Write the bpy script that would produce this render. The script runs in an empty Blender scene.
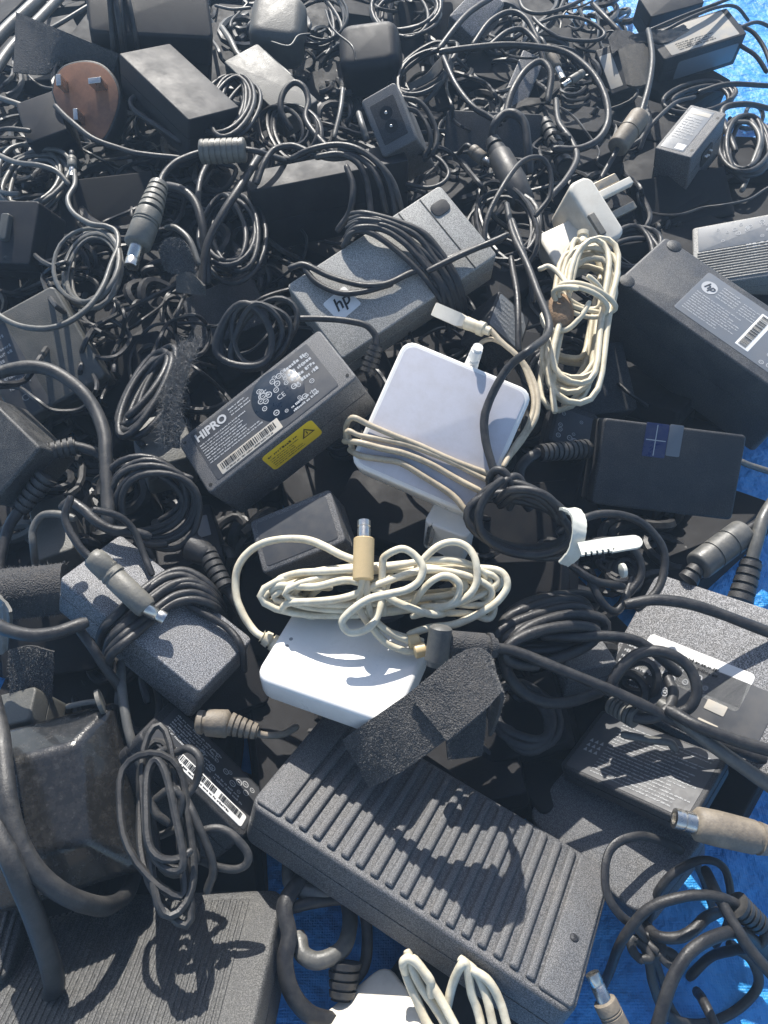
import bpy, bmesh, math, random
import numpy as np
from mathutils import Matrix, Vector, Euler

random.seed(7)
RNG = np.random.default_rng(11)
S = bpy.context.scene
COL = S.collection

# ------------------------------------------------------------------ camera
CAM_H, PITCH, FPX = 0.46, math.radians(54.0), 760.0
cam = bpy.data.cameras.new("camera")
cam.sensor_fit = 'VERTICAL'
cam.sensor_height = 24.0
cam.lens = FPX / 1024.0 * 24.0
cam.clip_start, cam.clip_end = 0.01, 200.0
camo = bpy.data.objects.new("camera", cam)
COL.objects.link(camo)
camo.location = (0, 0, CAM_H)
camo.rotation_euler = (math.pi / 2 - PITCH, 0, 0)
S.camera = camo
S.render.resolution_x, S.render.resolution_y = 768, 1024

# ------------------------------------------------------------------ light
SUN = Vector((-0.13, 0.80, 0.0)).normalized()
SUN_EL = math.radians(41.0)
SUND = Vector((SUN.x * math.cos(SUN_EL), SUN.y * math.cos(SUN_EL), math.sin(SUN_EL)))
w = bpy.data.worlds.new("World")
S.world = w
w.use_nodes = True
nt = w.node_tree
sky = nt.nodes.new('ShaderNodeTexSky')
sky.sky_type = 'NISHITA'
sky.sun_disc = False
sky.sun_elevation = SUN_EL
sky.sun_rotation = math.atan2(SUN.x, SUN.y)
bg = nt.nodes['Background']
bg.inputs['Strength'].default_value = 0.12
nt.links.new(sky.outputs[0], bg.inputs['Color'])
sl = bpy.data.lights.new("sun", 'SUN')
sl.energy = 5.0
sl.angle = math.radians(0.5)
sl.color = (1.0, 0.95, 0.87)
so = bpy.data.objects.new("sun", sl)
COL.objects.link(so)
so.rotation_euler = (-SUND).to_track_quat('-Z', 'Y').to_euler()
so.location = (0, 2, 3)
S.view_settings.view_transform = 'Standard'
S.view_settings.look = 'None'
S.view_settings.exposure = 0.68
S.view_settings.gamma = 1.0
S.cycles.max_bounces = 6

# ------------------------------------------------------------------ materials
def mat(name, col, rough=0.5, metal=0.0, bump=0.0, bscale=900.0, dust=0.0, dscale=35.0,
        dcol=(0.20, 0.18, 0.155), spec=0.5, vor=False, speck=0.0, trans=0.0, coat=0.0):
    m = bpy.data.materials.new(name)
    m.use_nodes = True
    t = m.node_tree
    b = t.nodes['Principled BSDF']
    b.inputs['Base Color'].default_value = (*col, 1)
    b.inputs['Roughness'].default_value = rough
    b.inputs['Metallic'].default_value = metal
    b.inputs['Specular IOR Level'].default_value = spec
    b.inputs['Transmission Weight'].default_value = trans
    b.inputs['Coat Weight'].default_value = coat
    tc = t.nodes.new('ShaderNodeTexCoord')
    if dust > 0:
        n = t.nodes.new('ShaderNodeTexNoise')
        n.inputs['Scale'].default_value = dscale
        n.inputs['Detail'].default_value = 9
        n.inputs['Roughness'].default_value = 0.72
        t.links.new(tc.outputs['Object'], n.inputs['Vector'])
        r = t.nodes.new('ShaderNodeMapRange')
        r.inputs['From Min'].default_value = 0.42
        r.inputs['From Max'].default_value = 0.78
        r.inputs['To Min'].default_value = 0.0
        r.inputs['To Max'].default_value = dust
        t.links.new(n.outputs['Fac'], r.inputs['Value'])
        mx = t.nodes.new('ShaderNodeMix')
        mx.data_type = 'RGBA'
        mx.inputs[6].default_value = (*col, 1)
        mx.inputs[7].default_value = (*dcol, 1)
        t.links.new(r.outputs[0], mx.inputs[0])
        t.links.new(mx.outputs[2], b.inputs['Base Color'])
        r2 = t.nodes.new('ShaderNodeMapRange')
        r2.inputs['From Min'].default_value = 0.35
        r2.inputs['From Max'].default_value = 0.75
        r2.inputs['To Min'].default_value = max(0.05, rough - 0.08)
        r2.inputs['To Max'].default_value = min(1, rough + 0.22)
        t.links.new(n.outputs['Fac'], r2.inputs['Value'])
        t.links.new(r2.outputs[0], b.inputs['Roughness'])
    if speck > 0:
        v = t.nodes.new('ShaderNodeTexNoise')
        v.inputs['Scale'].default_value = bscale * 0.8
        v.inputs['Detail'].default_value = 1
        t.links.new(tc.outputs['Object'], v.inputs['Vector'])
        rr = t.nodes.new('ShaderNodeMapRange')
        rr.inputs['From Min'].default_value = 0.40
        rr.inputs['From Max'].default_value = 0.68
        rr.inputs['To Min'].default_value = 0.45
        rr.inputs['To Max'].default_value = 1.0 + speck
        t.links.new(v.outputs['Fac'], rr.inputs['Value'])
        mm = t.nodes.new('ShaderNodeMix'); mm.data_type = 'RGBA'; mm.blend_type = 'MULTIPLY'
        mm.inputs[0].default_value = 1.0
        src = b.inputs['Base Color'].links[0].from_socket if b.inputs['Base Color'].is_linked else None
        if src: t.links.new(src, mm.inputs[6])
        else: mm.inputs[6].default_value = (*col, 1)
        t.links.new(rr.outputs[0], mm.inputs[7])
        t.links.new(mm.outputs[2], b.inputs['Base Color'])
    if bump > 0:
        if vor:
            n2 = t.nodes.new('ShaderNodeTexVoronoi')
            out = n2.outputs['Distance']
        else:
            n2 = t.nodes.new('ShaderNodeTexNoise')
            n2.inputs['Detail'].default_value = 3
            out = n2.outputs['Fac']
        n2.inputs['Scale'].default_value = bscale
        t.links.new(tc.outputs['Object'], n2.inputs['Vector'])
        bp = t.nodes.new('ShaderNodeBump')
        bp.inputs['Strength'].default_value = bump
        bp.inputs['Distance'].default_value = 0.0006
        t.links.new(out, bp.inputs['Height'])
        t.links.new(bp.outputs[0], b.inputs['Normal'])
    return m

M = {}
M['grain'] = mat('grained_black_plastic', (0.085, 0.087, 0.092), 0.42, bump=0.5, bscale=2900, dust=0.4, speck=1.0)
M['grain_grey'] = mat('grained_grey_plastic', (0.38, 0.375, 0.35), 0.42, bump=0.4, bscale=2600, dust=0.2, speck=0.3)
M['coarse'] = mat('coarse_black_plastic', (0.140, 0.141, 0.147), 0.36, bump=0.6, bscale=2300, dust=0.3, speck=1.5)
M['worn_matte'] = mat('worn_matte_plastic', (0.062, 0.064, 0.069), 0.47, bump=0.35, bscale=2400, dust=0.5, dcol=(.19, .18, .16), speck=0.5)
M['matte'] = mat('matte_black_plastic', (0.034, 0.035, 0.039), 0.50, bump=0.35, bscale=2600, dust=0.35, dcol=(.15, .14, .125), speck=0.5, spec=0.3)
M['dusty'] = mat('dusty_black_plastic', (0.034, 0.034, 0.034), 0.44, bump=0.5, bscale=2200, dust=0.45, dscale=70, dcol=(.15, .145, .13), speck=1.2)
M['gloss'] = mat('worn_glossy_black_plastic', (0.016, 0.0155, 0.015), 0.17, bump=0.2, bscale=1500, dust=0.16, dscale=220, coat=0.4, dcol=(.16, .15, .14))
M['olive'] = mat('faded_grey_plastic', (0.075, 0.075, 0.067), 0.5, bump=0.4, bscale=1100, dust=0.5)
M['deep'] = mat('shade_dark_plastic', (0.009, 0.009, 0.011), 0.65, bump=0.3, bscale=2000, dust=0.08, spec=0.2)  # base colour blackened to imitate deep shadow in the heap's gaps
M['dark'] = mat('shade_toned_black_plastic', (0.015, 0.015, 0.018), 0.5, bump=0.35, bscale=2400, dust=0.22, dcol=(.12, .115, .105), spec=0.28)  # darker copy of the matte plastic, shade put into its base colour
M['rubber'] = mat('black_cable_rubber', (0.018, 0.018, 0.020), 0.43, bump=0.3, bscale=1100, dust=0.4, dscale=130, dcol=(.11, .105, .095), spec=0.42)
M['rubber_dull'] = mat('dull_black_rubber', (0.024, 0.024, 0.025), 0.48, bump=0.3, bscale=1200, dust=0.45, dscale=100, dcol=(.14, .13, .115))
M['rubber_grey'] = mat('grey_cable_rubber', (0.085, 0.085, 0.08), 0.42, bump=0.2, bscale=900, dust=0.5, dscale=120, dcol=(.26, .24, .2))
M['conn_grey'] = mat('grey_connector_plastic', (0.13, 0.125, 0.11), 0.48, bump=0.25, bscale=900, dust=0.7, dscale=150, dcol=(.27, .25, .2))
M['conn_tan'] = mat('dusty_tan_connector_rubber', (0.16, 0.135, 0.105), 0.55, bump=0.3, bscale=900, dust=0.8, dscale=160, dcol=(.32, .27, .2))
M['white'] = mat('white_gloss_plastic', (0.80, 0.79, 0.76), 0.32, bump=0.03, bscale=400, dust=0.22, dscale=70, dcol=(.5, .46, .4))
M['aged'] = mat('aged_white_plastic', (0.70, 0.66, 0.57), 0.38, bump=0.05, bscale=400, dust=0.5, dscale=80, dcol=(.42, .37, .29))
M['lilac'] = mat('worn_shade_toned_pale_plastic', (0.60, 0.585, 0.62), 0.42, bump=0.05, bscale=500, dust=0.55, dscale=60, dcol=(.42, .39, .37))  # lilac-grey tone imitates dimmer light on the face; the dust is smudges
M['cream'] = mat('dirty_cream_cable', (0.62, 0.56, 0.42), 0.48, bump=0.15, bscale=700, dust=0.75, dscale=90, dcol=(.33, .27, .18))
M['cream_dirty'] = mat('grimy_cream_cable', (0.46, 0.39, 0.28), 0.5, bump=0.15, bscale=700, dust=0.9, dscale=110, dcol=(.2, .16, .11))
M['offwhite'] = mat('off_white_cable', (0.68, 0.63, 0.49), 0.42, bump=0.15, bscale=700, dust=0.85, dscale=110, dcol=(.42, .34, .22))
M['tan'] = mat('yellowed_plastic', (0.62, 0.46, 0.24), 0.45, bump=0.05, bscale=600, dust=0.4, dscale=120, dcol=(.4, .3, .16))
M['velcro'] = mat('black_hook_tape', (0.040, 0.040, 0.042), 0.8, bump=1.0, bscale=1100, dust=0.35, dscale=160, vor=True)
M['velcro_hair'] = mat('fuzzy_tape_fibre', (0.17, 0.168, 0.165), 0.7)
M['felt'] = mat('grey_felt', (0.075, 0.07, 0.062), 0.9, bump=1.0, bscale=1400, dust=0.5, dscale=200)
M['metal'] = mat('worn_steel', (0.62, 0.60, 0.56), 0.28, metal=1.0, bump=0.1, bscale=600, dust=0.4, dscale=300, dcol=(.3, .26, .2))
M['pin'] = mat('dull_plated_pin', (0.42, 0.37, 0.29), 0.42, metal=1.0, bump=0.1, bscale=600, dust=0.5, dscale=300, dcol=(.25, .2, .14))
M['brown'] = mat('brown_plug_face', (0.30, 0.135, 0.07), 0.5, bump=0.2, bscale=700, dust=0.7, dscale=60, dcol=(.05, .032, .025))
M['cork'] = mat('brown_cork', (0.26, 0.17, 0.10), 0.85, bump=1.0, bscale=700, dust=0.6, dscale=300, dcol=(.1, .07, .04))
M['label_dark'] = mat('dark_label_film', (0.045, 0.048, 0.055), 0.5, dust=0.25, dscale=60)
M['label_silver'] = mat('grey_label_film', (0.15, 0.165, 0.185), 0.36, dust=0.3, dscale=60)
M['label_pale'] = mat('pale_label_paper', (0.42, 0.40, 0.36), 0.5, dust=0.6, dscale=70, dcol=(.62, .5, .33))
M['label_white'] = mat('white_label_paper', (0.78, 0.78, 0.76), 0.5, dust=0.2, dscale=90, dcol=(.5, .46, .38))
M['label_yellow'] = mat('yellow_warning_label', (0.85, 0.62, 0.03), 0.45, dust=0.25, dscale=90, dcol=(.4, .26, .03))
M['ink_white'] = mat('pale_print', (0.44, 0.45, 0.46), 0.5)
M['ink_grey'] = mat('faded_print', (0.26, 0.27, 0.28), 0.5)
M['ink_black'] = mat('black_print', (0.012, 0.012, 0.012), 0.6)
M['ink_brown'] = mat('brown_print', (0.10, 0.065, 0.01), 0.6)
M['navy'] = mat('navy_film', (0.012, 0.022, 0.10), 0.3, dust=0.3, dscale=90)
M['navy_clear'] = mat('dark_navy_disc', (0.010, 0.018, 0.032), 0.3, dust=0.15, dscale=90)
M['hole'] = mat('socket_black', (0.006, 0.006, 0.006), 0.6)
M['nylon'] = mat('white_nylon', (0.66, 0.66, 0.58), 0.4, dust=0.4, dscale=120)
M['red'] = mat('copper_strands', (0.45, 0.14, 0.06), 0.5)

def tarp_material():
    m = bpy.data.materials.new('woven_blue_tarp')
    m.use_nodes = True
    t = m.node_tree
    b = t.nodes['Principled BSDF']
    tc = t.nodes.new('ShaderNodeTexCoord')
    n = t.nodes.new('ShaderNodeTexNoise'); n.inputs['Scale'].default_value = 30; n.inputs['Detail'].default_value = 8
    t.links.new(tc.outputs['Object'], n.inputs['Vector'])
    cr = t.nodes.new('ShaderNodeValToRGB')
    cr.color_ramp.elements[0].position = 0.3; cr.color_ramp.elements[0].color = (0.014, 0.22, 0.62, 1)
    cr.color_ramp.elements[1].position = 0.75; cr.color_ramp.elements[1].color = (0.045, 0.34, 0.74, 1)
    t.links.new(n.outputs['Fac'], cr.inputs[0]); t.links.new(cr.outputs[0], b.inputs['Base Color'])
    b.inputs['Roughness'].default_value = 0.42
    bumps = []
    prev = None
    for ax in (0, 1):
        wv = t.nodes.new('ShaderNodeTexWave'); wv.bands_direction = 'XY'[ax]
        wv.inputs['Scale'].default_value = 230; wv.inputs['Distortion'].default_value = 1.0
        t.links.new(tc.outputs['Object'], wv.inputs['Vector'])
        bp = t.nodes.new('ShaderNodeBump'); bp.inputs['Strength'].default_value = 0.22; bp.inputs['Distance'].default_value = 0.0006
        t.links.new(wv.outputs['Fac'], bp.inputs['Height'])
        if prev: t.links.new(prev.outputs[0], bp.inputs['Normal'])
        prev = bp
    n3 = t.nodes.new('ShaderNodeTexNoise'); n3.inputs['Scale'].default_value = 70; n3.inputs['Detail'].default_value = 6
    t.links.new(tc.outputs['Object'], n3.inputs['Vector'])
    bp = t.nodes.new('ShaderNodeBump'); bp.inputs['Strength'].default_value = 1.0; bp.inputs['Distance'].default_value = 0.007
    t.links.new(n3.outputs['Fac'], bp.inputs['Height']); t.links.new(prev.outputs[0], bp.inputs['Normal'])
    t.links.new(bp.outputs[0], b.inputs['Normal'])
    return m
M['tarp'] = tarp_material()
M['soil'] = mat('dry_soil', (0.24, 0.19, 0.14), 0.9, bump=0.8, bscale=60, dust=0.6, dscale=8)

# ------------------------------------------------------------------ geometry helpers
CP, SP = math.cos(PITCH), math.sin(PITCH)
FWD, UPV, RGT = np.array([0, CP, -SP]), np.array([0, SP, CP]), np.array([1.0, 0, 0])
CAMP = np.array([0, 0, CAM_H])

def ray(px, py):
    return FWD + (px - 384) / FPX * RGT - (py - 512) / FPX * UPV

def P(px, py, h):
    """the point at height h (metres over the tarp) that the survey photo shows at px, py"""
    d = ray(px, py)
    return CAMP + d * ((h - CAM_H) / d[2])

def pix(p):
    q = p - CAMP
    z = q @ FWD
    return np.stack([384 + FPX * (q @ RGT) / z, 512 - FPX * (q @ UPV) / z], -1)

def rot(yaw, a, b):
    return np.array((Matrix.Rotation(yaw, 3, 'Z') @ Matrix.Rotation(a, 3, 'X') @ Matrix.Rotation(b, 3, 'Y')))

def fit(corners, L, W, T, z, tilt=0.25, zs=0.012, ss=0.07):
    """pose of an L x W x T box from the four surveyed corners of its top (near-left, near-right, far-right, far-left)"""
    obs = np.array(corners, float)
    loc = np.array([[-L / 2, -W / 2, 0], [L / 2, -W / 2, 0], [L / 2, W / 2, 0], [-L / 2, W / 2, 0]])
    g = np.array([P(x, y, z) for x, y in corners])
    c0 = g.mean(0)
    d = g[1] - g[0] + g[2] - g[3]
    q = np.array([c0[0], c0[1], z, math.atan2(d[1], d[0]), 0, 0, 0.0])
    def res(q):
        R = rot(q[3], q[4], q[5])
        w = (R @ (loc * math.exp(q[6])).T).T + q[:3]
        return np.concatenate([((pix(w) - obs) / 2.0).ravel(),
                               [(q[2] - z) / zs, q[4] / tilt, q[5] / tilt, q[6] / ss]])
    lam = 1e-2
    r = res(q)
    for _ in range(60):
        J = np.stack([(res(q + e) - r) / 1e-5 for e in np.eye(7) * 1e-5], -1)
        A = J.T @ J
        dq = np.linalg.solve(A + lam * np.diag(np.diag(A) + 1e-9), -J.T @ r)
        r2 = res(q + dq)
        if r2 @ r2 < r @ r:
            q, r, lam = q + dq, r2, lam * 0.4
        else:
            lam *= 3
    s = math.exp(q[6])
    R = rot(q[3], q[4], q[5])
    err = np.abs(r[:8] * 2).max()
    return R, q[:3], L * s, W * s, T, err, (q[2], math.degrees(q[4]), math.degrees(q[5]), s)

def spline(pts, k=9):
    p = np.array(pts, float)
    if len(p) < 3:
        return np.array([p[0] + (p[-1] - p[0]) * t for t in np.linspace(0, 1, k + 1)])
    e = np.vstack([2 * p[0] - p[1], p, 2 * p[-1] - p[-2]])
    out = []
    for i in range(1, len(e) - 2):
        a, b, c, d = e[i - 1:i + 3]
        for t in np.arange(k) / k:
            out.append(0.5 * (2 * b + (c - a) * t + (2 * a - 5 * b + 4 * c - d) * t * t + (3 * b - a - 3 * c + d) * t ** 3))
    out.append(p[-1])
    return np.array(out)

class MB:
    def __init__(self):
        self.v, self.f, self.n = [], [], 0
    def add(self, v, f):
        self.v.append(np.asarray(v, float)); self.f += [tuple(i + self.n for i in q) for q in f]; self.n += len(v)
        return self
    def sweep(self, pts, r, n=8, closed=False, flat=1.0):
        p = np.asarray(pts, float)
        N = len(p)
        rr = np.full(N, r) if np.isscalar(r) else np.asarray(r, float)
        t = np.gradient(p, axis=0)
        if closed:
            t = np.roll(p, -1, 0) - np.roll(p, 1, 0)
        t /= np.linalg.norm(t, axis=1)[:, None] + 1e-12
        a = np.array([0, 0, 1.0]) if abs(t[0][2]) < 0.9 else np.array([1.0, 0, 0])
        u = np.cross(t[0], a); u /= np.linalg.norm(u)
        ang = np.linspace(0, 2 * np.pi, n, endpoint=False)
        V = []
        for i in range(N):
            u = u - t[i] * (u @ t[i]); u /= np.linalg.norm(u) + 1e-12
            w2 = np.cross(t[i], u)
            V.append(p[i] + rr[i] * (np.outer(np.cos(ang), u) + flat * np.outer(np.sin(ang), w2)))
        V = np.concatenate(V)
        F = []
        for i in range(N if closed else N - 1):
            j = (i + 1) % N
            for k in range(n):
                l = (k + 1) % n
                F.append((i * n + k, i * n + l, j * n + l, j * n + k))
        if not closed:
            F.append(tuple(range(n))[::-1]); F.append(tuple(range((N - 1) * n, N * n)))
        return self.add(V, F)
    def loft(self, rings):
        n = len(rings[0])
        F = []
        for i in range(len(rings) - 1):
            for k in range(n):
                l = (k + 1) % n
                F.append((i * n + k, i * n + l, (i + 1) * n + l, (i + 1) * n + k))
        F.append(tuple(range(n))[::-1]); F.append(tuple(range((len(rings) - 1) * n, len(rings) * n)))
        return self.add(np.concatenate(rings), F)
    def rbox(self, L, W, T, R=0.004, e=0.0015, x=0, y=0, z=0, seam=None, top=None, seg=4):
        """rounded box on z..z+T, corner radius R, edge rounding e, optional moulding seam, optional wide top chamfer"""
        prof = []
        for a in np.linspace(0, math.pi / 2, 4):
            prof.append((e - e * math.sin(a), e - e * math.cos(a)))
        prof = [(e * (1 - math.cos(a)), e * (1 - math.sin(a))) for a in np.linspace(0, math.pi / 2, 4)]
        if seam:
            s = T * seam
            prof += [(s - 0.0005, 0), (s - 0.0004, 0.0005), (s + 0.0004, 0.0005), (s + 0.0005, 0)]
        te = top or (e, e)
        if len(te) == 3:
            prof += [(T - te[1] - .003, 0), (T - te[1] - .001, .0004), (T - te[1] + .001, .0018), (T - .0032, te[0] - .0036), (T - .0012, te[0] - .0008), (T, te[0] + .0025)]
        else: prof += [(T - te[1] * (1 - math.sin(a)), te[0] * (1 - math.cos(a))) for a in np.linspace(0, math.pi / 2, 5)]
        rings = []
        for (zz, i) in prof:
            rr = max(R - i, 0.0002)
            hx, hy = L / 2 - i - rr, W / 2 - i - rr
            ring = []
            for (sx, sy, a0) in ((1, -1, -90), (1, 1, 0), (-1, 1, 90), (-1, -1, 180)):
                for k in range(seg + 1):
                    a = math.radians(a0 + 90 * k / seg)
                    ring.append((x + sx * hx + rr * math.cos(a), y + sy * hy + rr * math.sin(a), z + zz))
            rings.append(np.array(ring))
        return self.loft(rings)
    def quad(self, x0, y0, x1, y1, z):
        return self.add([(x0, y0, z), (x1, y0, z), (x1, y1, z), (x0, y1, z)], [(0, 1, 2, 3)])
    def disc(self, x, y, z, r0, r1=0, n=18):
        a = np.linspace(0, 2 * np.pi, n, endpoint=False)
        o = np.stack([x + r0 * np.cos(a), y + r0 * np.sin(a), np.full(n, z)], -1)
        if r1 <= 0:
            return self.add(o, [tuple(range(n))])
        i = np.stack([x + r1 * np.cos(a), y + r1 * np.sin(a), np.full(n, z)], -1)
        return self.add(np.concatenate([o, i]), [(k, (k + 1) % n, n + (k + 1) % n, n + k) for k in range(n)])
    def cyl(self, x, y, z0, z1, r, n=20, e=0.0004):
        a = np.linspace(0, 2 * np.pi, n, endpoint=False)
        ring = lambda q, z: np.stack([x + q * np.cos(a), y + q * np.sin(a), np.full(n, z)], -1)
        return self.loft([ring(r, z0), ring(r, z1 - e), ring(r - e, z1)])
    def text(self, s, size, x, y, z, ang=0, align='LEFT', shear=0.0, bold=0.0):
        c = bpy.data.curves.new('lettering', 'FONT')
        c.body = s; c.size = size; c.align_x = align; c.align_y = 'CENTER'; c.shear = shear; c.offset = bold; c.resolution_u = 3
        o = bpy.data.objects.new('lettering', c)
        COL.objects.link(o)
        bpy.context.view_layer.update()
        me = bpy.data.meshes.new_from_object(o.evaluated_get(bpy.context.evaluated_depsgraph_get()))
        v = np.array([q.co[:] for q in me.vertices]) if len(me.vertices) else np.zeros((0, 3))
        f = [tuple(q.vertices) for q in me.polygons]
        bpy.data.objects.remove(o); bpy.data.curves.remove(c); bpy.data.meshes.remove(me)
        ca, sa = math.cos(ang), math.sin(ang)
        if len(v):
            self.add(np.stack([x + v[:, 0] * ca - v[:, 1] * sa, y + v[:, 0] * sa + v[:, 1] * ca, np.full(len(v), z)], -1), f)
        return self
    def print_rows(self, x0, y0, x1, y1, z, rows, fill=0.55, gap=0.3, ragged=0.35):
        """rows of illegible small print: short dashes of uneven length"""
        pitch = (y1 - y0) / rows
        for i in range(rows):
            y = y0 + i * pitch + pitch * (1 - fill) / 2
            x = x0
            end = x1 - random.random() * ragged * (x1 - x0)
            lw = pitch * fill
            while x < end:
                for _ in range(random.randint(2, 8)):
                    l = lw * random.uniform(0.35, 0.75)
                    if x + l > x1: break
                    hgt = lw * random.choice([1, 1, .72, .72, .72])
                    if random.random() < .5: self.quad(x, y, x + l, y + hgt, z)
                    else:
                        self.quad(x, y, x + l * .36, y + hgt, z); self.quad(x + l * .36, y + hgt * random.choice([.0, .35, .62]), x + l, y + hgt * .95, z + 1e-6)
                    x += l + lw * 0.18
                x += lw * 0.55
        return self
    def barcode(self, x0, y0, x1, y1, z):
        x = x0
        while x < x1:
            l = random.choice([1, 1, 2, 3]) * (x1 - x0) / 110
            self.quad(x, y0, min(x + l, x1), y1, z)
            x += l + random.choice([1, 1, 2]) * (x1 - x0) / 110
        return self
    def apply(self, m):
        A = np.array(m)
        self.v = [q @ A[:3, :3].T + A[:3, 3] for q in self.v]
        return self

WMAT = {}
def obj(name, mb, m, parent=None, world=False, sharp=52):
    V = np.concatenate(mb.v)
    if parent is not None and world:
        A = np.linalg.inv(np.array(WMAT[parent.name]))
        V = V @ A[:3, :3].T + A[:3, 3]
    me = bpy.data.meshes.new(name)
    me.from_pydata(V.tolist(), [], mb.f)
    me.polygons.foreach_set('use_smooth', [True] * len(me.polygons))
    me.set_sharp_from_angle(angle=math.radians(sharp))
    me.materials.append(M[m] if isinstance(m, str) else m)
    me.update()
    o = bpy.data.objects.new(name, me)
    COL.objects.link(o)
    if parent is not None:
        o.parent = parent
        WMAT[o.name] = WMAT[parent.name]
    else:
        WMAT[o.name] = Matrix.Identity(4)
    return o

def tag(o, label, cat, group=None, kind=None):
    if label: o['label'] = label
    if cat: o['category'] = cat
    if group: o['group'] = group
    if kind: o['kind'] = kind
    return o

def empty(name, mw, label, cat, group=None):
    o = bpy.data.objects.new(name, None)
    o.empty_display_size = 0.02
    COL.objects.link(o)
    mw = Matrix([list(map(float, r)) for r in mw])
    o.matrix_world = mw
    WMAT[o.name] = mw
    return tag(o, label, cat, group)

def base_at(pts):
    p = np.asarray(pts)
    m = Matrix.Identity(4)
    m.translation = Vector((float(p[:, 0].mean()), float(p[:, 1].mean()), float(p[:, 2].min())))
    return m

# ------------------------------------------------------------------ chargers
G_CH = 'laptop chargers heaped on the tarp'
class Box: pass

def charger(label, corners, dims, z, m='grain', R=0.004, e=0.0014, seam=0.55, top=None, tilt=0.25, name='laptop_charger',
            cat='charger', group=G_CH, extra=None, zs=0.012):
    L, W, T = dims
    Rm, c, L, W, T, err, info = fit(corners, L, W, T, z, tilt, zs)
    if err > 7: print('FIT', label[:40], 'err %.1f' % err, ['%.3f' % i for i in info])
    b = Box()
    mw = np.eye(4); mw[:3, :3] = Rm; mw[:3, 3] = c - Rm @ np.array([0, 0, T])
    b.M, b.L, b.W, b.T = mw, L, W, T
    b.root = empty(name, mw, label, cat, group)
    mb = MB().rbox(L, W, T, min(R, W * 0.45), e, seam=seam, top=top)
    if extra: extra(mb, b)
    b.body = obj('body', mb, m, b.root)
    b.mat = m
    return b

def on(b, px, py, d=0.0):
    """world point d above the top face of box b at photo px, py"""
    n = b.M[:3, 2]
    o = b.M[:3, 3] + n * (b.T + d)
    r = ray(px, py)
    return CAMP + r * (((o - CAMP) @ n) / (r @ n))

def loc(b, px, py):
    p = on(b, px, py) - b.M[:3, 3]
    return p @ b.M[:3, 0], p @ b.M[:3, 1]

def plate(b, x0, y0, x1, y1, m, name='label', R=0.0015, side=None, h=0.00025, label=None):
    """a thin stuck-on label on the top (fractions of the face), returns (object, matrix-maker, size)"""
    if side is None:
        U, V = b.L, b.W
        F = np.eye(4); F[:3, 3] = (0, 0, b.T)
    elif side == 'front':
        U, V = b.L, b.T
        F = np.array([[1, 0, 0, 0], [0, 0, -1, -b.W / 2], [0, 1, 0, b.T / 2], [0, 0, 0, 1.0]])
    elif side == 'left':
        U, V = b.W, b.T
        F = np.array([[0, 0, -1, -b.L / 2], [-1, 0, 0, 0], [0, 1, 0, b.T / 2], [0, 0, 0, 1.0]])
    elif side == 'right':
        U, V = b.W, b.T
        F = np.array([[0, 0, 1, b.L / 2], [1, 0, 0, 0], [0, 1, 0, b.T / 2], [0, 0, 0, 1.0]])
    X0, X1, Y0, Y1 = x0 * U, x1 * U, y0 * V, y1 * V
    mb = MB().rbox(X1 - X0, Y1 - Y0, h, R, 0.0001, x=(X0 + X1) / 2, y=(Y0 + Y1) / 2, z=0.0, seg=3)
    mb.apply(F)
    o = obj(name, mb, m, b.root)
    if label: o['label'] = label
    return o, F, (X0, Y0, X1, Y1)

def lettering(mb, F, parent, m='ink_white'):
    if mb.n == 0: return None
    mb.apply(F)
    return obj('lettering', mb, m, parent)

def rings(mb, x0, y0, x1, y1, z, n):
    for _ in range(n):
        r = random.uniform(0.0012, 0.0022)
        x, y = random.uniform(x0 + r, x1 - r), random.uniform(y0 + r, y1 - r)
        mb.disc(x, y, z, r, r * 0.72)
        mb.quad(x - r * .4, y - r * .12, x + r * .4, y + r * .12, z)
    return mb

# ------------------------------------------------------------------ cables
def path(pts, k=10):
    """survey points (px, py, height) or ready world points -> smooth world path"""
    w = [P(*p) if abs(p[0]) > 3 or abs(p[1]) > 3 else np.array(p) for p in pts]
    return spline(w, k)

def coil(c, u, v, h, turns, hu=0, hv=0, jit=0.07, drift=(0, 0), dh=0.0, waist=None, seed=0, k=26, start=0.0):
    """a wound cable: centre px, half-axis tips in px, height h; hu/hv lift the tips, drift shifts the turns in px"""
    rg = np.random.default_rng(seed)
    C0 = P(c[0], c[1], h)
    U = P(c[0] + u[0], c[1] + u[1], h + hu) - C0
    V = P(c[0] + v[0], c[1] + v[1], h + hv) - C0
    D = P(c[0] + drift[0], c[1] + drift[1], h + dh) - C0
    N = int(turns * k)
    a = start + np.arange(N) * 2 * math.pi / k
    nz = np.cross(U, V); nz /= np.linalg.norm(nz)
    def wob(s):
        m = max(3, int(turns * 3))
        q = rg.normal(0, 1, m + 4)
        x = np.linspace(0, m, N)
        return np.interp(x, np.arange(m + 4), q) * s
    ju, jv, jn = 1 + wob(jit), 1 + wob(jit), wob(jit * 0.45)
    ku = np.ones(N) if waist is None else waist + (1 - waist) * np.cos(a) ** 2
    size = 0.5 * (np.linalg.norm(U) + np.linalg.norm(V))
    pts = C0 + np.outer(np.sin(a) * ju * ku, U) + np.outer(np.cos(a) * jv, V) + np.outer(np.linspace(-.5, .5, N), D) + np.outer(jn * size, nz)
    ker = np.array([1, 2, 3, 2, 1.0]); ker /= ker.sum()
    q = np.pad(pts, ((2, 2), (0, 0)), mode='edge')
    return np.stack([np.convolve(q[:, i], ker, 'valid') for i in range(3)], -1)

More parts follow.
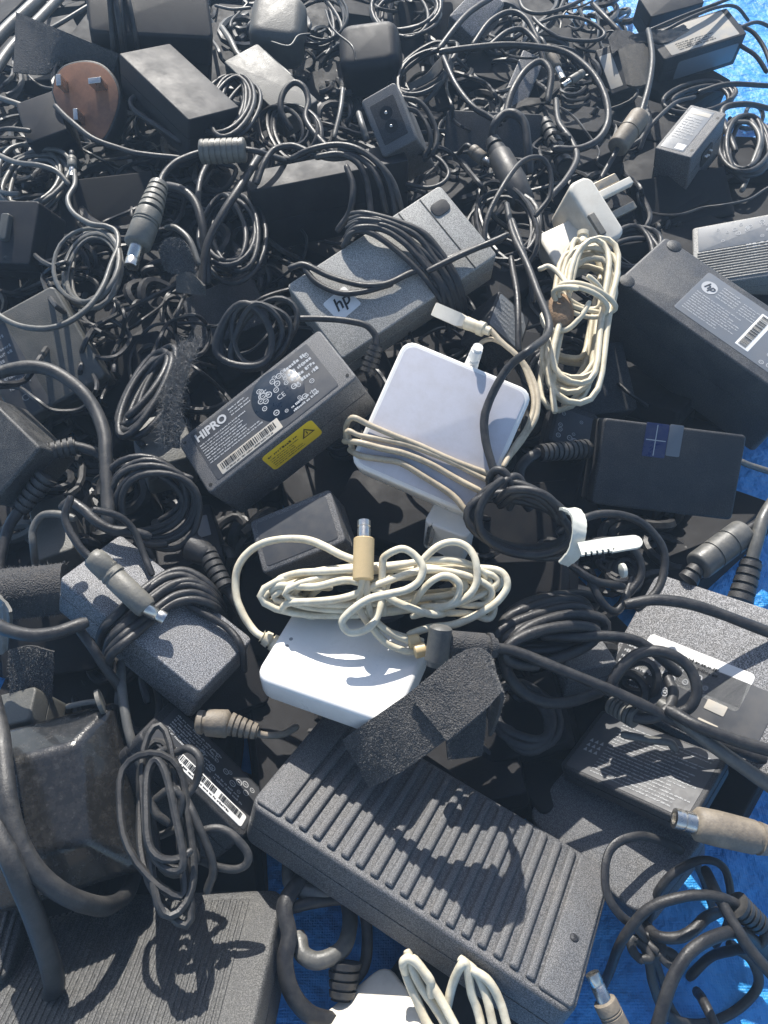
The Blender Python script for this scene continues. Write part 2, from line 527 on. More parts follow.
def wrap(b, at, turns, spread, axis='x', gap=0.003, jit=0.12, seed=1, k=32):
    """turns of cable wound round a charger body (local rounded-rectangle loops), world points"""
    rg = np.random.default_rng(seed)
    N = int(turns * k)
    a = np.arange(N) * 2 * math.pi / k
    hw = (b.W if axis == 'x' else b.L) / 2 + gap
    hz = b.T / 2 + gap
    p = 5.0
    ca, sa = np.cos(a), np.sin(a)
    s = (np.abs(ca) ** p + np.abs(sa) ** p) ** (-1 / p)
    turn = a / (2 * math.pi)
    lift = 1 + np.abs(np.interp(turn * 4, np.arange(int(turns * 4) + 3), rg.normal(0, jit, int(turns * 4) + 3)))
    off = (turn / max(turns, 1) - 0.5) * spread + np.interp(turn * 2, np.arange(int(turns * 2) + 3), rg.normal(0, spread * 0.16, int(turns * 2) + 3))
    y = ca * s * hw * (1 + (lift - 1) * 0.5); zz = b.T / 2 + sa * s * hz * lift
    l = at * (b.L if axis == 'x' else b.W)
    pts = np.stack([l + off, y, zz], -1) if axis == 'x' else np.stack([y, l + off, zz], -1)
    return pts @ b.M[:3, :3].T + b.M[:3, 3]

def tube(pts, r, n=9):
    r = r * 0.76
    mb = MB()
    p = np.asarray(pts, float)
    if len(p) > 12:
        g = np.exp(-0.5 * (np.arange(-9, 10) / 5.0) ** 2); g /= np.sqrt((g ** 2).sum())
        nz = np.stack([np.convolve(RNG.normal(0, 1, len(p) + 18), g, 'valid') for _ in range(3)], -1)
        p = p + nz * (0.00034 if r < .0027 else 0.00016)
    a, b = p[0] - p[1], p[-1] - p[-2]
    a /= np.linalg.norm(a); b /= np.linalg.norm(b)
    f = [(.97, .35), (.85, .75)]
    p = np.concatenate([[p[0] + a * r * k for k, _ in f], p, [p[-1] + b * r * k for k, _ in f[::-1]]])
    m = len(p) - 4
    rv = 1 + 0.015 * np.convolve(RNG.normal(0, 1, m + 8), np.ones(9) / 3.0, 'valid')
    rr = np.concatenate([[r * k for _, k in f], r * rv, [r * k for _, k in f[::-1]]])
    return mb.sweep(p, rr, n, flat=RNG.choice([1.0, 1.0, .92, .86]))

def cable_thing(name, label, pts, r, m='rubber', cat='cable', group=None, part='cable', n=8):
    root = empty(name, base_at(pts), label, cat, group)
    obj(part, tube(pts, r, n), m, root, world=True)
    return root

def lone_cable(label, pts, r, m='rubber', name='power_cable', group='loose cables on the pile', n=8):
    """a thing that is one mesh: a single run of cable"""
    mw = base_at(pts)
    V = tube(pts, r, n)
    V.apply(np.linalg.inv(np.array(mw)))
    o = obj(name, V, m)
    o.location = mw.translation
    WMAT[o.name] = mw
    return tag(o, label, 'cable', group)

def prof_sweep(p0, p1, prof, n=16):
    """a turned piece along p0 -> p1: prof is a list of (fraction, radius)"""
    p0, p1 = np.asarray(p0), np.asarray(p1)
    f = np.array([q[0] for q in prof]); r = np.array([q[1] for q in prof])
    return MB().loft_path(p0, p1, f, r, n)

def _loft_path(self, p0, p1, f, r, n):
    d = p1 - p0
    t = d / np.linalg.norm(d)
    a = np.array([0, 0, 1.0]) if abs(t[2]) < 0.9 else np.array([1.0, 0, 0])
    u = np.cross(t, a); u /= np.linalg.norm(u)
    w2 = np.cross(t, u)
    ang = np.linspace(0, 2 * np.pi, n, endpoint=False)
    return self.loft([p0 + d * ff + rr * (np.outer(np.cos(ang), u) + np.outer(np.sin(ang), w2)) for ff, rr in zip(f, r)])
MB.loft_path = _loft_path

def boot_prof(r0, r1, n=6, dip=0.72, f0=0.0, f1=1.0):
    """ribbed strain relief"""
    out = [(f0, r0 * 0.8)]
    for i in range(n):
        a, b2 = i / n, (i + 1) / n
        ra = r0 + (r1 - r0) * a; rb = r0 + (r1 - r0) * b2
        g = 0.3 / n
        out += [(f0 + (f1 - f0) * (a + 0.01 / n), ra), (f0 + (f1 - f0) * (b2 - g), rb), (f0 + (f1 - f0) * (b2 - g + .02 / n), rb * dip), (f0 + (f1 - f0) * (b2 - .02 / n), rb * dip)]
    out.append((f1, r1 * 0.9))
    return out

def boot(parent, p0, p1, r0, r1, m='rubber_dull', n=6, name='strain_relief'):
    return obj(name, prof_sweep(p0, p1, boot_prof(r0, r1, n)), m, parent, world=True)

def plug_body(parent, p0, p1, r, m='conn_grey', name='plug'):
    pr = [(0, r * .7), (.03, r * .95), (.10, r), (.30, r), (.31, r * .93), (.34, r * .93), (.35, r), (.38, r), (.39, r * .93), (.42, r * .93), (.43, r), (.95, r), (1.0, r * .86)]
    return obj(name, prof_sweep(p0, p1, pr, 20), m, parent, world=True)

def tip(parent, p0, p1, r, m='metal'):
    """hollow metal barrel"""
    p0, p1 = np.asarray(p0), np.asarray(p1)
    pr = [(0, r), (.55, r), (.57, r * .92), (.63, r * .92), (.65, r), (.99, r), (1, r * .9), (1, r * .6), (.7, r * .55), (.7, .0002)]
    return obj('tip', prof_sweep(p0, p1, pr, 16), m, parent, world=True)

def bead(parent, p0, p1, r, m='conn_grey', grooves=2, name='ferrite_bead'):
    pr = [(0, r * .75), (.02, r * .95), (.05, r)]
    for i in range(grooves):
        f = (i + 1) / (grooves + 1)
        pr += [(f - .02, r), (f - .018, r * .93), (f + .012, r * .93), (f + .014, r)]
    pr += [(.95, r), (.98, r * .95), (1, r * .75)]
    return obj(name, prof_sweep(p0, p1, pr, 22), m, parent, world=True)

# ------------------------------------------------------------------ soft straps
def ribbon(A, B, th=0.0016, k=7, across=8, sag=0.0):
    a, b = path(A, k), path(B, k)
    n = min(len(a), len(b)); a, b = a[:n], b[:n]
    t = np.linspace(0, 1, across)
    top = a[:, None, :] * (1 - t)[None, :, None] + b[:, None, :] * t[None, :, None]
    du = np.gradient(top, axis=0); dv = np.gradient(top, axis=1)
    nn = np.cross(du, dv); nn /= np.linalg.norm(nn, axis=2)[..., None] + 1e-12
    if nn[..., 2].mean() < 0: nn = -nn
    top = top + nn * (RNG.normal(0, th * 0.12, top.shape[:2]))[..., None]
    bot = top - nn * th
    V = np.concatenate([top.reshape(-1, 3), bot.reshape(-1, 3)])
    N = n * across
    F = []
    for i in range(n - 1):
        for j in range(across - 1):
            q = (i * across + j, i * across + j + 1, (i + 1) * across + j + 1, (i + 1) * across + j)
            F += [q, tuple(N + x for x in q[::-1])]
    def edge(idx):
        for x, y in zip(idx[:-1], idx[1:]):
            F.append((x, N + x, N + y, y))
    edge([i * across for i in range(n)]); edge([i * across + across - 1 for i in range(n)][::-1])
    edge(list(range(across))[::-1]); edge([(n - 1) * across + j for j in range(across)])
    return MB().add(V, F), top, nn

def fuzz(top, nn, count, length, wid=0.00011, edge=False, seed=3):
    rg = np.random.default_rng(seed)
    mb = MB()
    n, m = top.shape[:2]
    V, F = [], []
    for _ in range(count):
        i = rg.integers(0, n - 1)
        j = (rg.choice([0, m - 2]) if edge and rg.random() < .5 else rg.integers(0, m - 1))
        fi, fj = rg.random(2)
        p = (top[i, j] * (1 - fi) + top[i + 1, j] * fi) * (1 - fj) + (top[i, j + 1] * (1 - fi) + top[i + 1, j + 1] * fi) * fj
        d = nn[i, j] + rg.normal(0, .6, 3); d /= np.linalg.norm(d)
        s = np.cross(d, rg.normal(0, 1, 3)); s /= np.linalg.norm(s)
        l = length * rg.uniform(.4, 1.2)
        q = p + d * l * .55 + rg.normal(0, l * .2, 3)
        e = p + d * l + rg.normal(0, l * .35, 3)
        b0 = len(V)
        V += [p - s * wid, p + s * wid, q + s * wid * .8, q - s * wid * .8, e]
        F += [(b0, b0 + 1, b0 + 2, b0 + 3), (b0 + 3, b0 + 2, b0 + 4)]
    return mb.add(np.array(V), F)

def strap(label, A, B, th=0.0018, hairs=1500, hl=0.0016, m='velcro', name='hook_and_loop_strap', group='hook and loop straps on the pile', edge=False, seed=3, second=None):
    mb, top, nn = ribbon(A, B, th)
    root = empty(name, base_at(top.reshape(-1, 3)), label, 'strap', group)
    obj('tape', mb, m, root, world=True)
    obj('fuzz', fuzz(top, nn, hairs, hl, edge=edge, seed=seed), 'velcro_hair', root, world=True)
    if second:
        mb2, t2, n2 = ribbon(second[0], second[1], th)
        o2 = obj('folded_end', mb2, m, root, world=True)
        obj('fuzz', fuzz(t2, n2, int(hairs * .9), hl, edge=edge, seed=seed + 1), 'velcro_hair', o2, world=True)
    return root
# ================================================================== the setting
def build_ground():
    n = 220
    xs = np.linspace(-1.1, 1.1, n); ys = np.linspace(-0.25, 2.1, n)
    X, Y = np.meshgrid(xs, ys)
    Z = np.zeros_like(X)
    rg = np.random.default_rng(5)
    for _ in range(70):
        kx, ky = rg.normal(0, 26, 2); a = 0.0022 / (1 + 0.04 * math.hypot(kx, ky)); Z += a * np.abs(np.sin(kx * X + ky * Y + rg.uniform(0, 6))) - a * .5
    V = np.stack([X, Y, np.clip(Z, -0.009, 0.009) - 0.030], -1).reshape(-1, 3)
    F = [(j * n + i, j * n + i + 1, (j + 1) * n + i + 1, (j + 1) * n + i) for j in range(n - 1) for i in range(n - 1)]
    t = obj('tarp', MB().add(V, F), 'tarp', sharp=80)
    t['kind'] = 'structure'; t['label'] = 'wrinkled woven blue tarp spread on the ground under the chargers'
    g = obj('ground', MB().add([(-60, -60, -.06), (60, -60, -.06), (60, 60, -.06), (-60, 60, -.06)], [(0, 1, 2, 3)]), 'soil')
    g['kind'] = 'structure'; g['label'] = 'bare dry ground beneath the tarp'
build_ground()

# ================================================================== the chargers
# corners: near-left, near-right, far-right, far-left of the top face in the survey photo
def ribs(mb, b):
    n = 17
    x0, x1 = -0.5 * b.L + 0.017, 0.5 * b.L - 0.019
    p = (x1 - x0) / n
    for i in range(n):
        mb.rbox(p * 0.55, b.W - 0.007, 0.0032, R=0.0012, e=0.0016, x=x0 + (i + .5) * p, y=0, z=b.T - 0.0008)
    mb.rbox(0.0145, b.W - 0.005, 0.0026, R=0.002, e=0.0011, x=-b.L / 2 + 0.0095, z=b.T - 0.0008)
    mb.rbox(0.0170, b.W - 0.005, 0.0026, R=0.002, e=0.0011, x=b.L / 2 - 0.0105, z=b.T - 0.0008)
ribbed = charger('large black charger with deep ribs across its top, lying in front of the white block',
                 [(254, 803), (572, 1018), (618, 872), (326, 703)], (.185, .088, .030), .047, 'grain', R=.007, e=.0022, seam=.5, extra=ribs)
obj('foot', MB().cyl(ribbed.L / 2 - .010, -.008, ribbed.T + .0019, ribbed.T + .0024, .0022), 'matte', ribbed.root)

def fine_ribs(mb, b):
    x0, x1 = -b.L / 2 + .004, b.L / 2 - .017
    n = 34; p = (x1 - x0) / n
    for i in range(n):
        mb.rbox(p * .66, b.W - .012, .0008, R=.0005, e=.0005, x=x0 + (i + .5) * p, z=b.T - .0003)
flat_ridged = charger('flat black charger with fine ridges, half in shade at the bottom left corner',
                      [(-45, 1085), (243, 1050), (285, 906), (55, 872)], (.135, .085, .030), .032, 'dusty', R=.008, e=.0025, extra=fine_ribs)

big = charger('bulky scuffed glossy black charger with chamfered edges and thick cables over it',
              [(-22, 925), (136, 868), (108, 698), (-40, 728)], (.080, .095, .055), .082, 'gloss', R=.012, seam=.35, e=.003)
def hull(b, ins, cz):
    hx, hy, T = b.L / 2, b.W / 2, b.T
    rect = lambda i, z: [(-hx + i * .5, -hy + i, z), (hx - i, -hy + i, z), (hx - i, hy - i, z), (-hx + i * .5, hy - i, z)]
    V = rect(0.004, 0) + rect(0, T * .3) + rect(0, T - cz) + rect(ins, T)
    F = [(3, 2, 1, 0), (12, 13, 14, 15)] + [(r * 4 + k, r * 4 + (k + 1) % 4, r * 4 + 4 + (k + 1) % 4, r * 4 + 4 + k) for r in range(3) for k in range(4)]
    me = obj('body', MB().add(V, F), 'gloss', b.root, sharp=180)
    bv = me.modifiers.new('rounded_edges', 'BEVEL'); bv.width = .0038; bv.segments = 5; bv.harden_normals = True; bv.limit_method = 'ANGLE'; bv.angle_limit = math.radians(12)
    return me
bpy.data.objects.remove(big.body)
big.body = hull(big, .020, .019)
gm = MB()
for i in range(3):
    gm.rbox(.0016, big.W - .055, .0014, R=.0007, e=.0007, x=-big.L / 2 + .0165 + i * .0036, z=big.T - .0005)
obj('ridge', gm, 'gloss', big.root)

def side_fins(mb, b):
    for i in range(7):
        mb.rbox(.002, b.W * .94, .003, R=.0008, e=.0008, x=b.L / 2 - .004 - i * .0042, z=b.T - .001)
finned = charger('black charger with raised fins, cut by the left edge below the thick cables',
                 [(-115, 985), (12, 975), (22, 892), (-70, 880)], (.065, .05, .03), .042, 'dusty', R=.004, extra=side_fins)

printed = charger('black charger with a printed label and white barcode strip, beside the tangled cord hank',
                  [(143, 735), (240, 838), (273, 796), (166, 698)], (.078, .04, .030), .045, 'matte', R=.004)
o, F, q = plate(printed, -.44, -.40, .47, .44, 'label_dark')
lm = MB().print_rows(q[0] + .004, q[1] + .013, q[2] - .032, q[3] - .003, .0005, 7)
rings(lm, q[0] + .026, q[1] + .014, q[2] - .004, q[3] - .002, .0005, 12)
lm.text('CE', .006, q[0] + .030, q[3] - .006, .0005)
lm.print_rows(q[2] - .03, q[1] + .012, q[2] - .004, q[1] + .017, .0005, 2)
lettering(lm, F, o)
o, F, q = plate(printed, -.30, -.40, .44, -.17, 'label_white', name='barcode_sticker', h=.0005)
lettering(MB().barcode(q[0] + .002, q[1] + .0035, q[2] - .022, q[3] - .001, .0007).barcode(q[2] - .019, q[1] + .0035, q[2] - .003, q[3] - .001, .0007)
          .print_rows(q[0] + .004, q[1] + .0005, q[2] - .003, q[1] + .003, .0007, 1), F, o, 'ink_black')

textured = charger('large speckled charger with a long white sticker at the right edge',
                   [(585, 694), (800, 790), (862, 642), (667, 567)], (.125, .085, .028), .052, 'coarse', R=.005, e=.0016)
xa, ya = loc(textured, 648, 642); xb, yb = loc(textured, 745, 690)
o, F, q = plate(textured, (xa - .001) / textured.L, (ya - .018) / textured.W, (xb + .002) / textured.L, (ya + .006) / textured.W, 'label_white', R=.003, name='sticker')
lettering(MB().print_rows(q[0] + .022, q[3] - .0115, q[0] + .050, q[3] - .0045, .0005, 2, fill=.5, ragged=.1), F, o, 'ink_black')
o, F, q = plate(textured, -.47, -.46, .30, -.02, 'label_dark')
lm = MB().print_rows(q[0] + .003, q[1] + .003, q[0] + .035, q[3] - .004, .0005, 8)
rings(lm, q[0] + .036, q[1] + .002, q[0] + .062, q[3] - .002, .0005, 12)
lettering(lm, F, o)
for i in range(2):
    fx = q[0] + .066; fy = q[1] + .006 + i * .012
    obj('small_sticker', MB().rbox(.012, .006, .0006, R=.0006, e=.0001, x=fx + .004, y=fy, z=textured.T), 'label_pale', textured.root)

lower = charger('speckled black charger lying on the tarp under the loops, beside the ribbed one',
                [(522, 818), (642, 918), (708, 832), (592, 740)], (.082, .060, .024), .026, 'grain', R=.009, e=.002)
striped = charger('black charger with rows of faint print, in the shade between two speckled chargers',
                  [(560, 768), (688, 822), (732, 760), (600, 706)], (.070, .045, .012), .038, 'matte', R=.003)
o, F, q = plate(striped, -.46, -.46, .46, .46, 'label_dark')
lm = MB().print_rows(q[0] + .014, q[1] + .002, q[2] - .002, q[3] - .003, .0005, 17, fill=.4)
for r_ in range(3):
    for c_ in range(3):
        x_, y_ = q[0] + .003 + c_ * .0032, q[1] + .014 + r_ * .0036
        lm.add([(x_, y_, .0005), (x_ + .0024, y_, .0005), (x_ + .0012, y_ + .0026, .0005)], [(0, 1, 2)])
lettering(lm, F, o, 'ink_grey')

block = charger('small white block charger under a bundle of pale cable, by the wide black strap',
                [(258, 678), (388, 724), (440, 642), (292, 598)], (.074, .052, .018), .073, 'white', R=.009, e=.003, seam=None)
for i in range(2):
    obj('mark', MB().disc(-block.L / 2 + .008, -.004 + i * .005, block.T + .0001, .0011), 'ink_grey', block.root)

small = charger('small black charger standing in shade left of the pale cable bundle',
                [(263, 573), (346, 543), (330, 486), (249, 523)], (.054, .036, .030), .070, 'grain', R=.003)
obj('label', MB().rbox(small.L * .86, small.W * .80, .0003, R=.002, e=.0001, z=small.T), 'label_dark', small.root)

wound = charger('speckled grey-black charger wound with its own cable, a metal tipped plug lying across it',
                [(64, 576), (197, 696), (256, 637), (115, 536)], (.110, .050, .032), .088, 'coarse', R=.003, e=.0014)

hipro = charger('black charger with a dense spec label and a yellow warning sticker on its front',
                [(209, 495), (357, 377), (319, 329), (177, 441)], (.117, .047, .044), .110, 'grain', R=.003, e=.0014)
o, F, q = plate(hipro, -.42, -.42, .40, .44, 'label_dark')
obj('dark_disc', MB().cyl(.0125, .0030, .0002, .00042, .0185, n=40, e=.0001).apply(F), 'navy_clear', hipro.root)  # thin dark disc over the right part of the label
lm = MB().text('HIPRO', .0085, q[0] + .002, q[3] - .006, .0005, bold=.0003)
lm.print_rows(q[0] + .002, q[1] + .0125, q[0] + .044, q[3] - .011, .0005, 8, fill=.45)
lm.print_rows(q[0] + .030, q[3] - .009, q[0] + .046, q[3] - .002, .0005, 3, fill=.45)
for (tx, ty, s_) in ((.050, .029, .0065), (.060, .020, .005)):
    lm.text('CE', s_, q[0] + tx, q[1] + ty, .0005)
rings(lm, q[0] + .047, q[1] + .004, q[2] - .002, q[3] - .003, .0005, 26)
lm.print_rows(q[0] + .064, q[1] + .004, q[2] - .012, q[1] + .010, .0005, 2)
lm.print_rows(q[2] - .022, q[1] + .018, q[2] - .003, q[3] - .004, .0005, 4)
lettering(lm, F, o)
o, F, q = plate(hipro, -.38, -.40, .03, -.22, 'label_pale', name='barcode_sticker', h=.0005, R=.0006)
lettering(MB().barcode(q[0] + .002, q[1] + .003, q[2] - .003, q[3] - .001, .0007).print_rows(q[0] + .004, q[1] + .0006, q[2] - .006, q[1] + .0025, .0007, 1), F, o, 'ink_black')
o, F, q = plate(hipro, -.17, -.08, .17, .40, 'label_yellow', side='front', name='warning_sticker', R=.003)
lm = MB().print_rows(q[0] + .003, q[1] + .0025, q[2] - .013, q[3] - .007, .0005, 5, fill=.42)
lm.print_rows(q[0] + .003, q[3] - .006, q[2] - .013, q[3] - .003, .0005, 1, fill=.75, ragged=.1)
X_, Y_ = q[2] - .0075, q[3] - .008
lm.add([(X_ - .005, Y_ - .004, .0005), (X_ + .005, Y_ - .004, .0005), (X_, Y_ + .005, .0005), (X_ - .0032, Y_ - .003, .0005), (X_ + .0032, Y_ - .003, .0005), (X_, Y_ + .0031, .0005)],
       [(0, 1, 4, 3), (1, 2, 5, 4), (2, 0, 3, 5)])
lm.quad(X_ - .0004, Y_ - .002, X_ + .0004, Y_ + .0015, .0005)
lettering(lm, F, o, 'ink_brown')
for sx, sy in ((-.465, -.40), (-.465, .40), (.465, -.38)):
    obj('screw_hole', MB().disc(sx * hipro.L, sy * hipro.W, hipro.T + .0002, .0012), 'hole', hipro.root)

def seams(mb, b):
    pass
hp = charger('large grey-grained charger with a square logo sticker, cables draped over it',
             [(346, 356), (493, 256), (446, 183), (281, 289)], (.128, .066, .034), .113, 'grain_grey', R=.003, e=.0014)
for f_ in (.22, .36):
    obj('seam', MB().rbox(.0009, hp.W * .97, .0004, R=.0004, e=.0001, x=hp.L * f_, z=hp.T - .0001), 'hole', hp.root)
obj('latch_recess', MB().rbox(.014, .011, .0008, R=.004, e=.0003, x=hp.L * .42, y=hp.W * .28, z=hp.T - .0001), 'rubber', hp.root)
sx_, sy_ = loc(hp, 342, 304)
sm = MB().rbox(.021, .019, .0003, R=.002, e=.0001)
F = np.eye(4); a_ = .12; F[:3, :3] = np.array(Matrix.Rotation(a_, 3, 'Z')); F[:3, 3] = (sx_, sy_, hp.T)
st = obj('sticker', sm.apply(F), 'label_white', hp.root)
F2 = F.copy()
F2[2, 3] += .0003
lettering(MB().text('hp', .0135, 0, .001, .0004, align='CENTER', shear=.35, bold=.0002), F2, st, 'ink_black')

apple = charger('square white charger with a pale worn face, grimy cream cable wrapped round its lower end',
                [(349, 463), (478, 521), (534, 391), (405, 338)], (.082, .082, .028), .108, 'white', R=.008, e=.0022, tilt=.6, seam=None)
obj('face_panel', MB().rbox(apple.L - .006, apple.W - .006, .0005, R=.006, e=.0002, z=apple.T - .0001), 'lilac', apple.root)

slab = charger('dark tablet charger with a small four-pane window sticker, front of the big black brick',
               [(588, 505), (734, 518), (746, 437), (607, 417)], (.098, .058, .026), .066, 'matte', R=.003, e=.0018, tilt=.6)
wx, wy = loc(slab, 656, 440)
o, F, q = plate(slab, (wx - .008) / slab.L, (wy - .0115) / slab.W, (wx + .0075) / slab.L, (wy + .011) / slab.W, 'navy', name='sticker', R=.0008)
lm = MB()
lm.quad(q[0] + .0072, q[1] + .001, q[0] + .0078, q[3] - .001, .0005)
lm.quad(q[0] + .001, (q[1] + q[3]) / 2 - .0003, q[2] - .001, (q[1] + q[3]) / 2 + .0003, .0005)
lettering(lm, F, o, 'ink_white')
obj('torn_film', MB().rbox(.0095, .021, .0004, R=.001, e=.0001, x=wx + .0125, y=wy + .001, z=slab.T), 'label_silver', slab.root)

brick = charger('biggest black brick charger with a grey spec label, against the right edge',
                [(612, 280), (803, 406), (838, 354), (673, 236)], (.165, .066, .066), .098, 'worn_matte', R=.004, e=.002, tilt=.3)
x0_, y0_ = loc(brick, 674, 306)
o, F, q = plate(brick, (x0_) / brick.L, -.36, .44, .40, 'label_silver', R=.002)
lm = MB().disc(q[0] + .009, q[3] - .013, .0005, .0062, n=24)
lm.print_rows(q[0] + .017, q[3] - .018, q[0] + .034, q[3] - .004, .0005, 5, fill=.4)
lm.print_rows(q[0] + .004, q[1] + .004, q[0] + .046, q[3] - .021, .0005, 9, fill=.42)
lm.print_rows(q[0] + .036, q[3] - .019, q[0] + .050, q[3] - .006, .0005, 5, fill=.4)
rings(lm, q[0] + .066, q[1] + .002, q[2] - .004, q[3] - .003, .0005, 14)
lettering(lm, F, o)
F2 = F.copy(); F2 = F2 @ np.array(Matrix.Translation((0, 0, .0003)))
lettering(MB().text('hp', .0085, q[0] + .009, q[3] - .0125, .0005, align='CENTER', shear=.35, bold=.0001), F2, o, 'label_dark')
bs = MB().rbox(.011, .038, .0004, R=.0006, e=.0001, x=q[0] + .056, y=(q[1] + q[3]) / 2)
bo = obj('barcode_sticker', bs.apply(F), 'label_white', brick.root)
lm = MB()
y_ = q[1] + .006
while y_ < q[3] - .006:
    l_ = random.choice([1, 1, 2, 3]) * .0003
    lm.quad(q[0] + .052, y_, q[0] + .0585, y_ + l_, .0008); y_ += l_ + random.choice([1, 1, 2]) * .0003
lettering(lm, F, bo, 'ink_black')
for px_, py_ in ((627, 281), (674, 246)):
    fx_, fy_ = loc(brick, px_, py_)
    obj('foot', MB().cyl(fx_, fy_, brick.T - .0001, brick.T + .0006, .0058, e=.0003), 'dusty', brick.root)

socket = charger('small black charger on end showing a two-hole figure-eight socket',
                 [(384, 158), (417, 139), (394, 82), (361, 100)], (.034, .054, .075), .150, 'grain', R=.003, e=.0015, tilt=1.2, seam=None)
o = obj('socket', MB().rbox(.0215, .034, .0008, R=.0012, e=.0003, z=socket.T - .0002), 'matte', socket.root)
for s_ in (-1, 1):
    obj('hole', MB().disc(0, s_ * .0058, socket.T + .0009, .0055), 'hole', o)
    obj('pin', MB().cyl(0, s_ * .0058, socket.T - .002, socket.T + .0018, .0013), 'metal', o)

upright = charger('black charger lying on its long side with cables looped over its right end',
                  [(249, 192), (409, 160), (399, 142), (244, 172)], (.145, .028, .062), .126, 'dark' , R=.002, e=.0012, seam=.5)
plain = charger('plain black charger with a bright top edge, behind the brown-faced plug',
                [(117, 54), (189, 119), (240, 108), (171, 42)], (.098, .048, .040), .130, 'dark' , R=.002, e=.0014)
wrapped = charger('black charger at the top left wound with its own cable',
                  [(88, 30), (216, 42), (204, -18), (86, -22)], (.120, .060, .080), .168, 'dark' , R=.006, e=.003)
worn = charger('black charger with a worn faded label on top and a grey side panel, top right',
               [(662, 61), (750, 33), (724, 8), (648, 32)], (.108, .048, .040), .064, 'matte', R=.003)
o, F, q = plate(worn, -.40, -.44, .42, .44, 'label_pale')
lm = MB().print_rows(q[0] + .012, q[1] + .003, q[2] - .024, q[1] + .016, .0005, 4)
rings(lm, q[0] + .022, q[1] + .002, q[0] + .044, q[1] + .020, .0005, 6)
lettering(lm, F, o, 'ink_black')
o, F, q = plate(worn, -.30, -.34, .44, .26, 'label_silver', side='front', name='side_panel', R=.003)

boxy = charger('small black charger whose grey label ends in a white square, beside the dusty bead',
               [(656, 149), (690, 157), (729, 114), (689, 103)], (.036, .068, .048), .072, 'grain', R=.002)
o, F, q = plate(boxy, -.40, -.44, .22, .44, 'label_silver', R=.0006)
lettering(MB().print_rows(q[0] + .002, q[1] + .016, q[2] - .003, q[3] - .012, .0005, 9), F, o, 'ink_grey')
obj('small_sticker', MB().rbox(.009, .008, .0004, R=.0004, e=.0001, x=q[2] - .006, y=q[1] + .006, z=boxy.T), 'label_white', boxy.root)
obj('small_sticker', MB().rbox(.021, .006, .0004, R=.0004, e=.0001, x=(q[0] + q[2]) / 2, y=q[3] - .006, z=boxy.T), 'label_pale', boxy.root)
for s_ in (-1, 1):
    obj('screw_hole', MB().disc(boxy.L * .38, s_ * boxy.W * .36, boxy.T + .0002, .0016), 'hole', boxy.root)
so_ = obj('socket', MB().rbox(.022, .017, .0012, R=.004, e=.0003).apply(np.array([[0, 0, 1, boxy.L / 2], [1, 0, 0, 0], [0, 1, 0, boxy.T * .55], [0, 0, 0, 1.0]])), 'hole', boxy.root)
for s_ in (-1, 0, 1):
    obj('pin', MB().cyl(s_ * .005, .002 * abs(s_), 0, .004, .0011).apply(np.array([[0, 0, 1, boxy.L / 2], [1, 0, 0, 0], [0, 1, 0, boxy.T * .55], [0, 0, 0, 1.0]])), 'metal', so_)

corner = charger('black charger at the very top right, behind the one with the worn label',
                 [(650, 18), (706, 2), (690, -18), (640, -4)], (.075, .04, .035), .055, 'dark' , R=.003)

def close_ribs(mb, b):
    n = 12
    p = b.W * .52 / n
    for i in range(n):
        mb.rbox(b.L - .008, p * .6, .0014, R=.0007, e=.0007, y=-b.W * .46 + (i + .5) * p, z=b.T - .0003)
silver = charger('sunlit charger with printed marks and close ribs, behind the biggest brick at the right edge',
                 [(688, 290), (822, 268), (806, 206), (700, 226)], (.115, .075, .030), .060, 'grain_grey', R=.003, extra=close_ribs)
lm = MB()
F = np.eye(4); F[:3, 3] = (0, 0, silver.T)
o = obj('label', MB().rbox(silver.L * .9, silver.W * .40, .0003, R=.001, e=.0001, y=silver.W * .27).apply(F), 'label_silver', silver.root)
lx_, ly_ = loc(silver, 742, 246)
lm.text('racce', .012, lx_ + 0.003, ly_ - .001, .0005, bold=.0002)
rings(lm, -silver.L * .3, silver.W * .09, silver.L * .42, silver.W * .45, .0005, 24)
lettering(lm, F, o)

faded = charger('worn grey-faced charger with a black label edge, inside the pale cable loop',
                [(18, 428), (106, 374), (52, 286), (-36, 330)], (.072, .078, .030), .084, 'olive', R=.004, e=.002)
o, F, q = plate(faded, -.47, -.47, -.10, .40, 'label_dark')
lm = MB().print_rows(q[0] + .006, q[1] + .02, q[2] - .004, q[3] - .006, .0005, 10, ragged=.6)
lm.text('CE', .007, q[0] + .010, q[1] + .012, .0005)
lettering(lm, F, o, 'ink_grey')
edge_ch = charger('black charger with a sunlit worn top at the left edge, cable boot at its corner',
                  [(-6, 508), (38, 446), (-12, 396), (-66, 448)], (.050, .055, .042), .108, 'dusty', R=.003, e=.002, tilt=.5)
behind = charger('small dusty charger with a printed end label, tucked behind the spec-label charger',
                 [(150, 468), (197, 456), (181, 410), (130, 421)], (.036, .042, .034), .088, 'olive', R=.003)
o, F, q = plate(behind, -.42, -.44, .42, .42, 'label_silver', side='left', R=.001)
lettering(MB().print_rows(q[0] + .002, q[1] + .003, q[2] - .002, q[3] - .002, .0005, 9), F, o)
tucked = charger('small charger with round printed marks, half behind the tablet charger',
                 [(546, 442), (592, 456), (597, 415), (560, 400)], (.036, .036, .022), .052, 'matte', R=.004)
o, F, q = plate(tucked, -.42, -.44, .42, .36, 'label_dark')
lettering(rings(MB(), q[0], q[1], q[2], q[3], .0005, 9), F, o)
bluish = charger('small charger with a dull blue-grey label, under the black cable beside the white connector',
                 [(488, 326), (518, 352), (532, 322), (498, 286)], (.032, .038, .030), .088, 'matte', R=.003)
o, F, q = plate(bluish, -.44, -.44, .44, .44, 'label_silver')
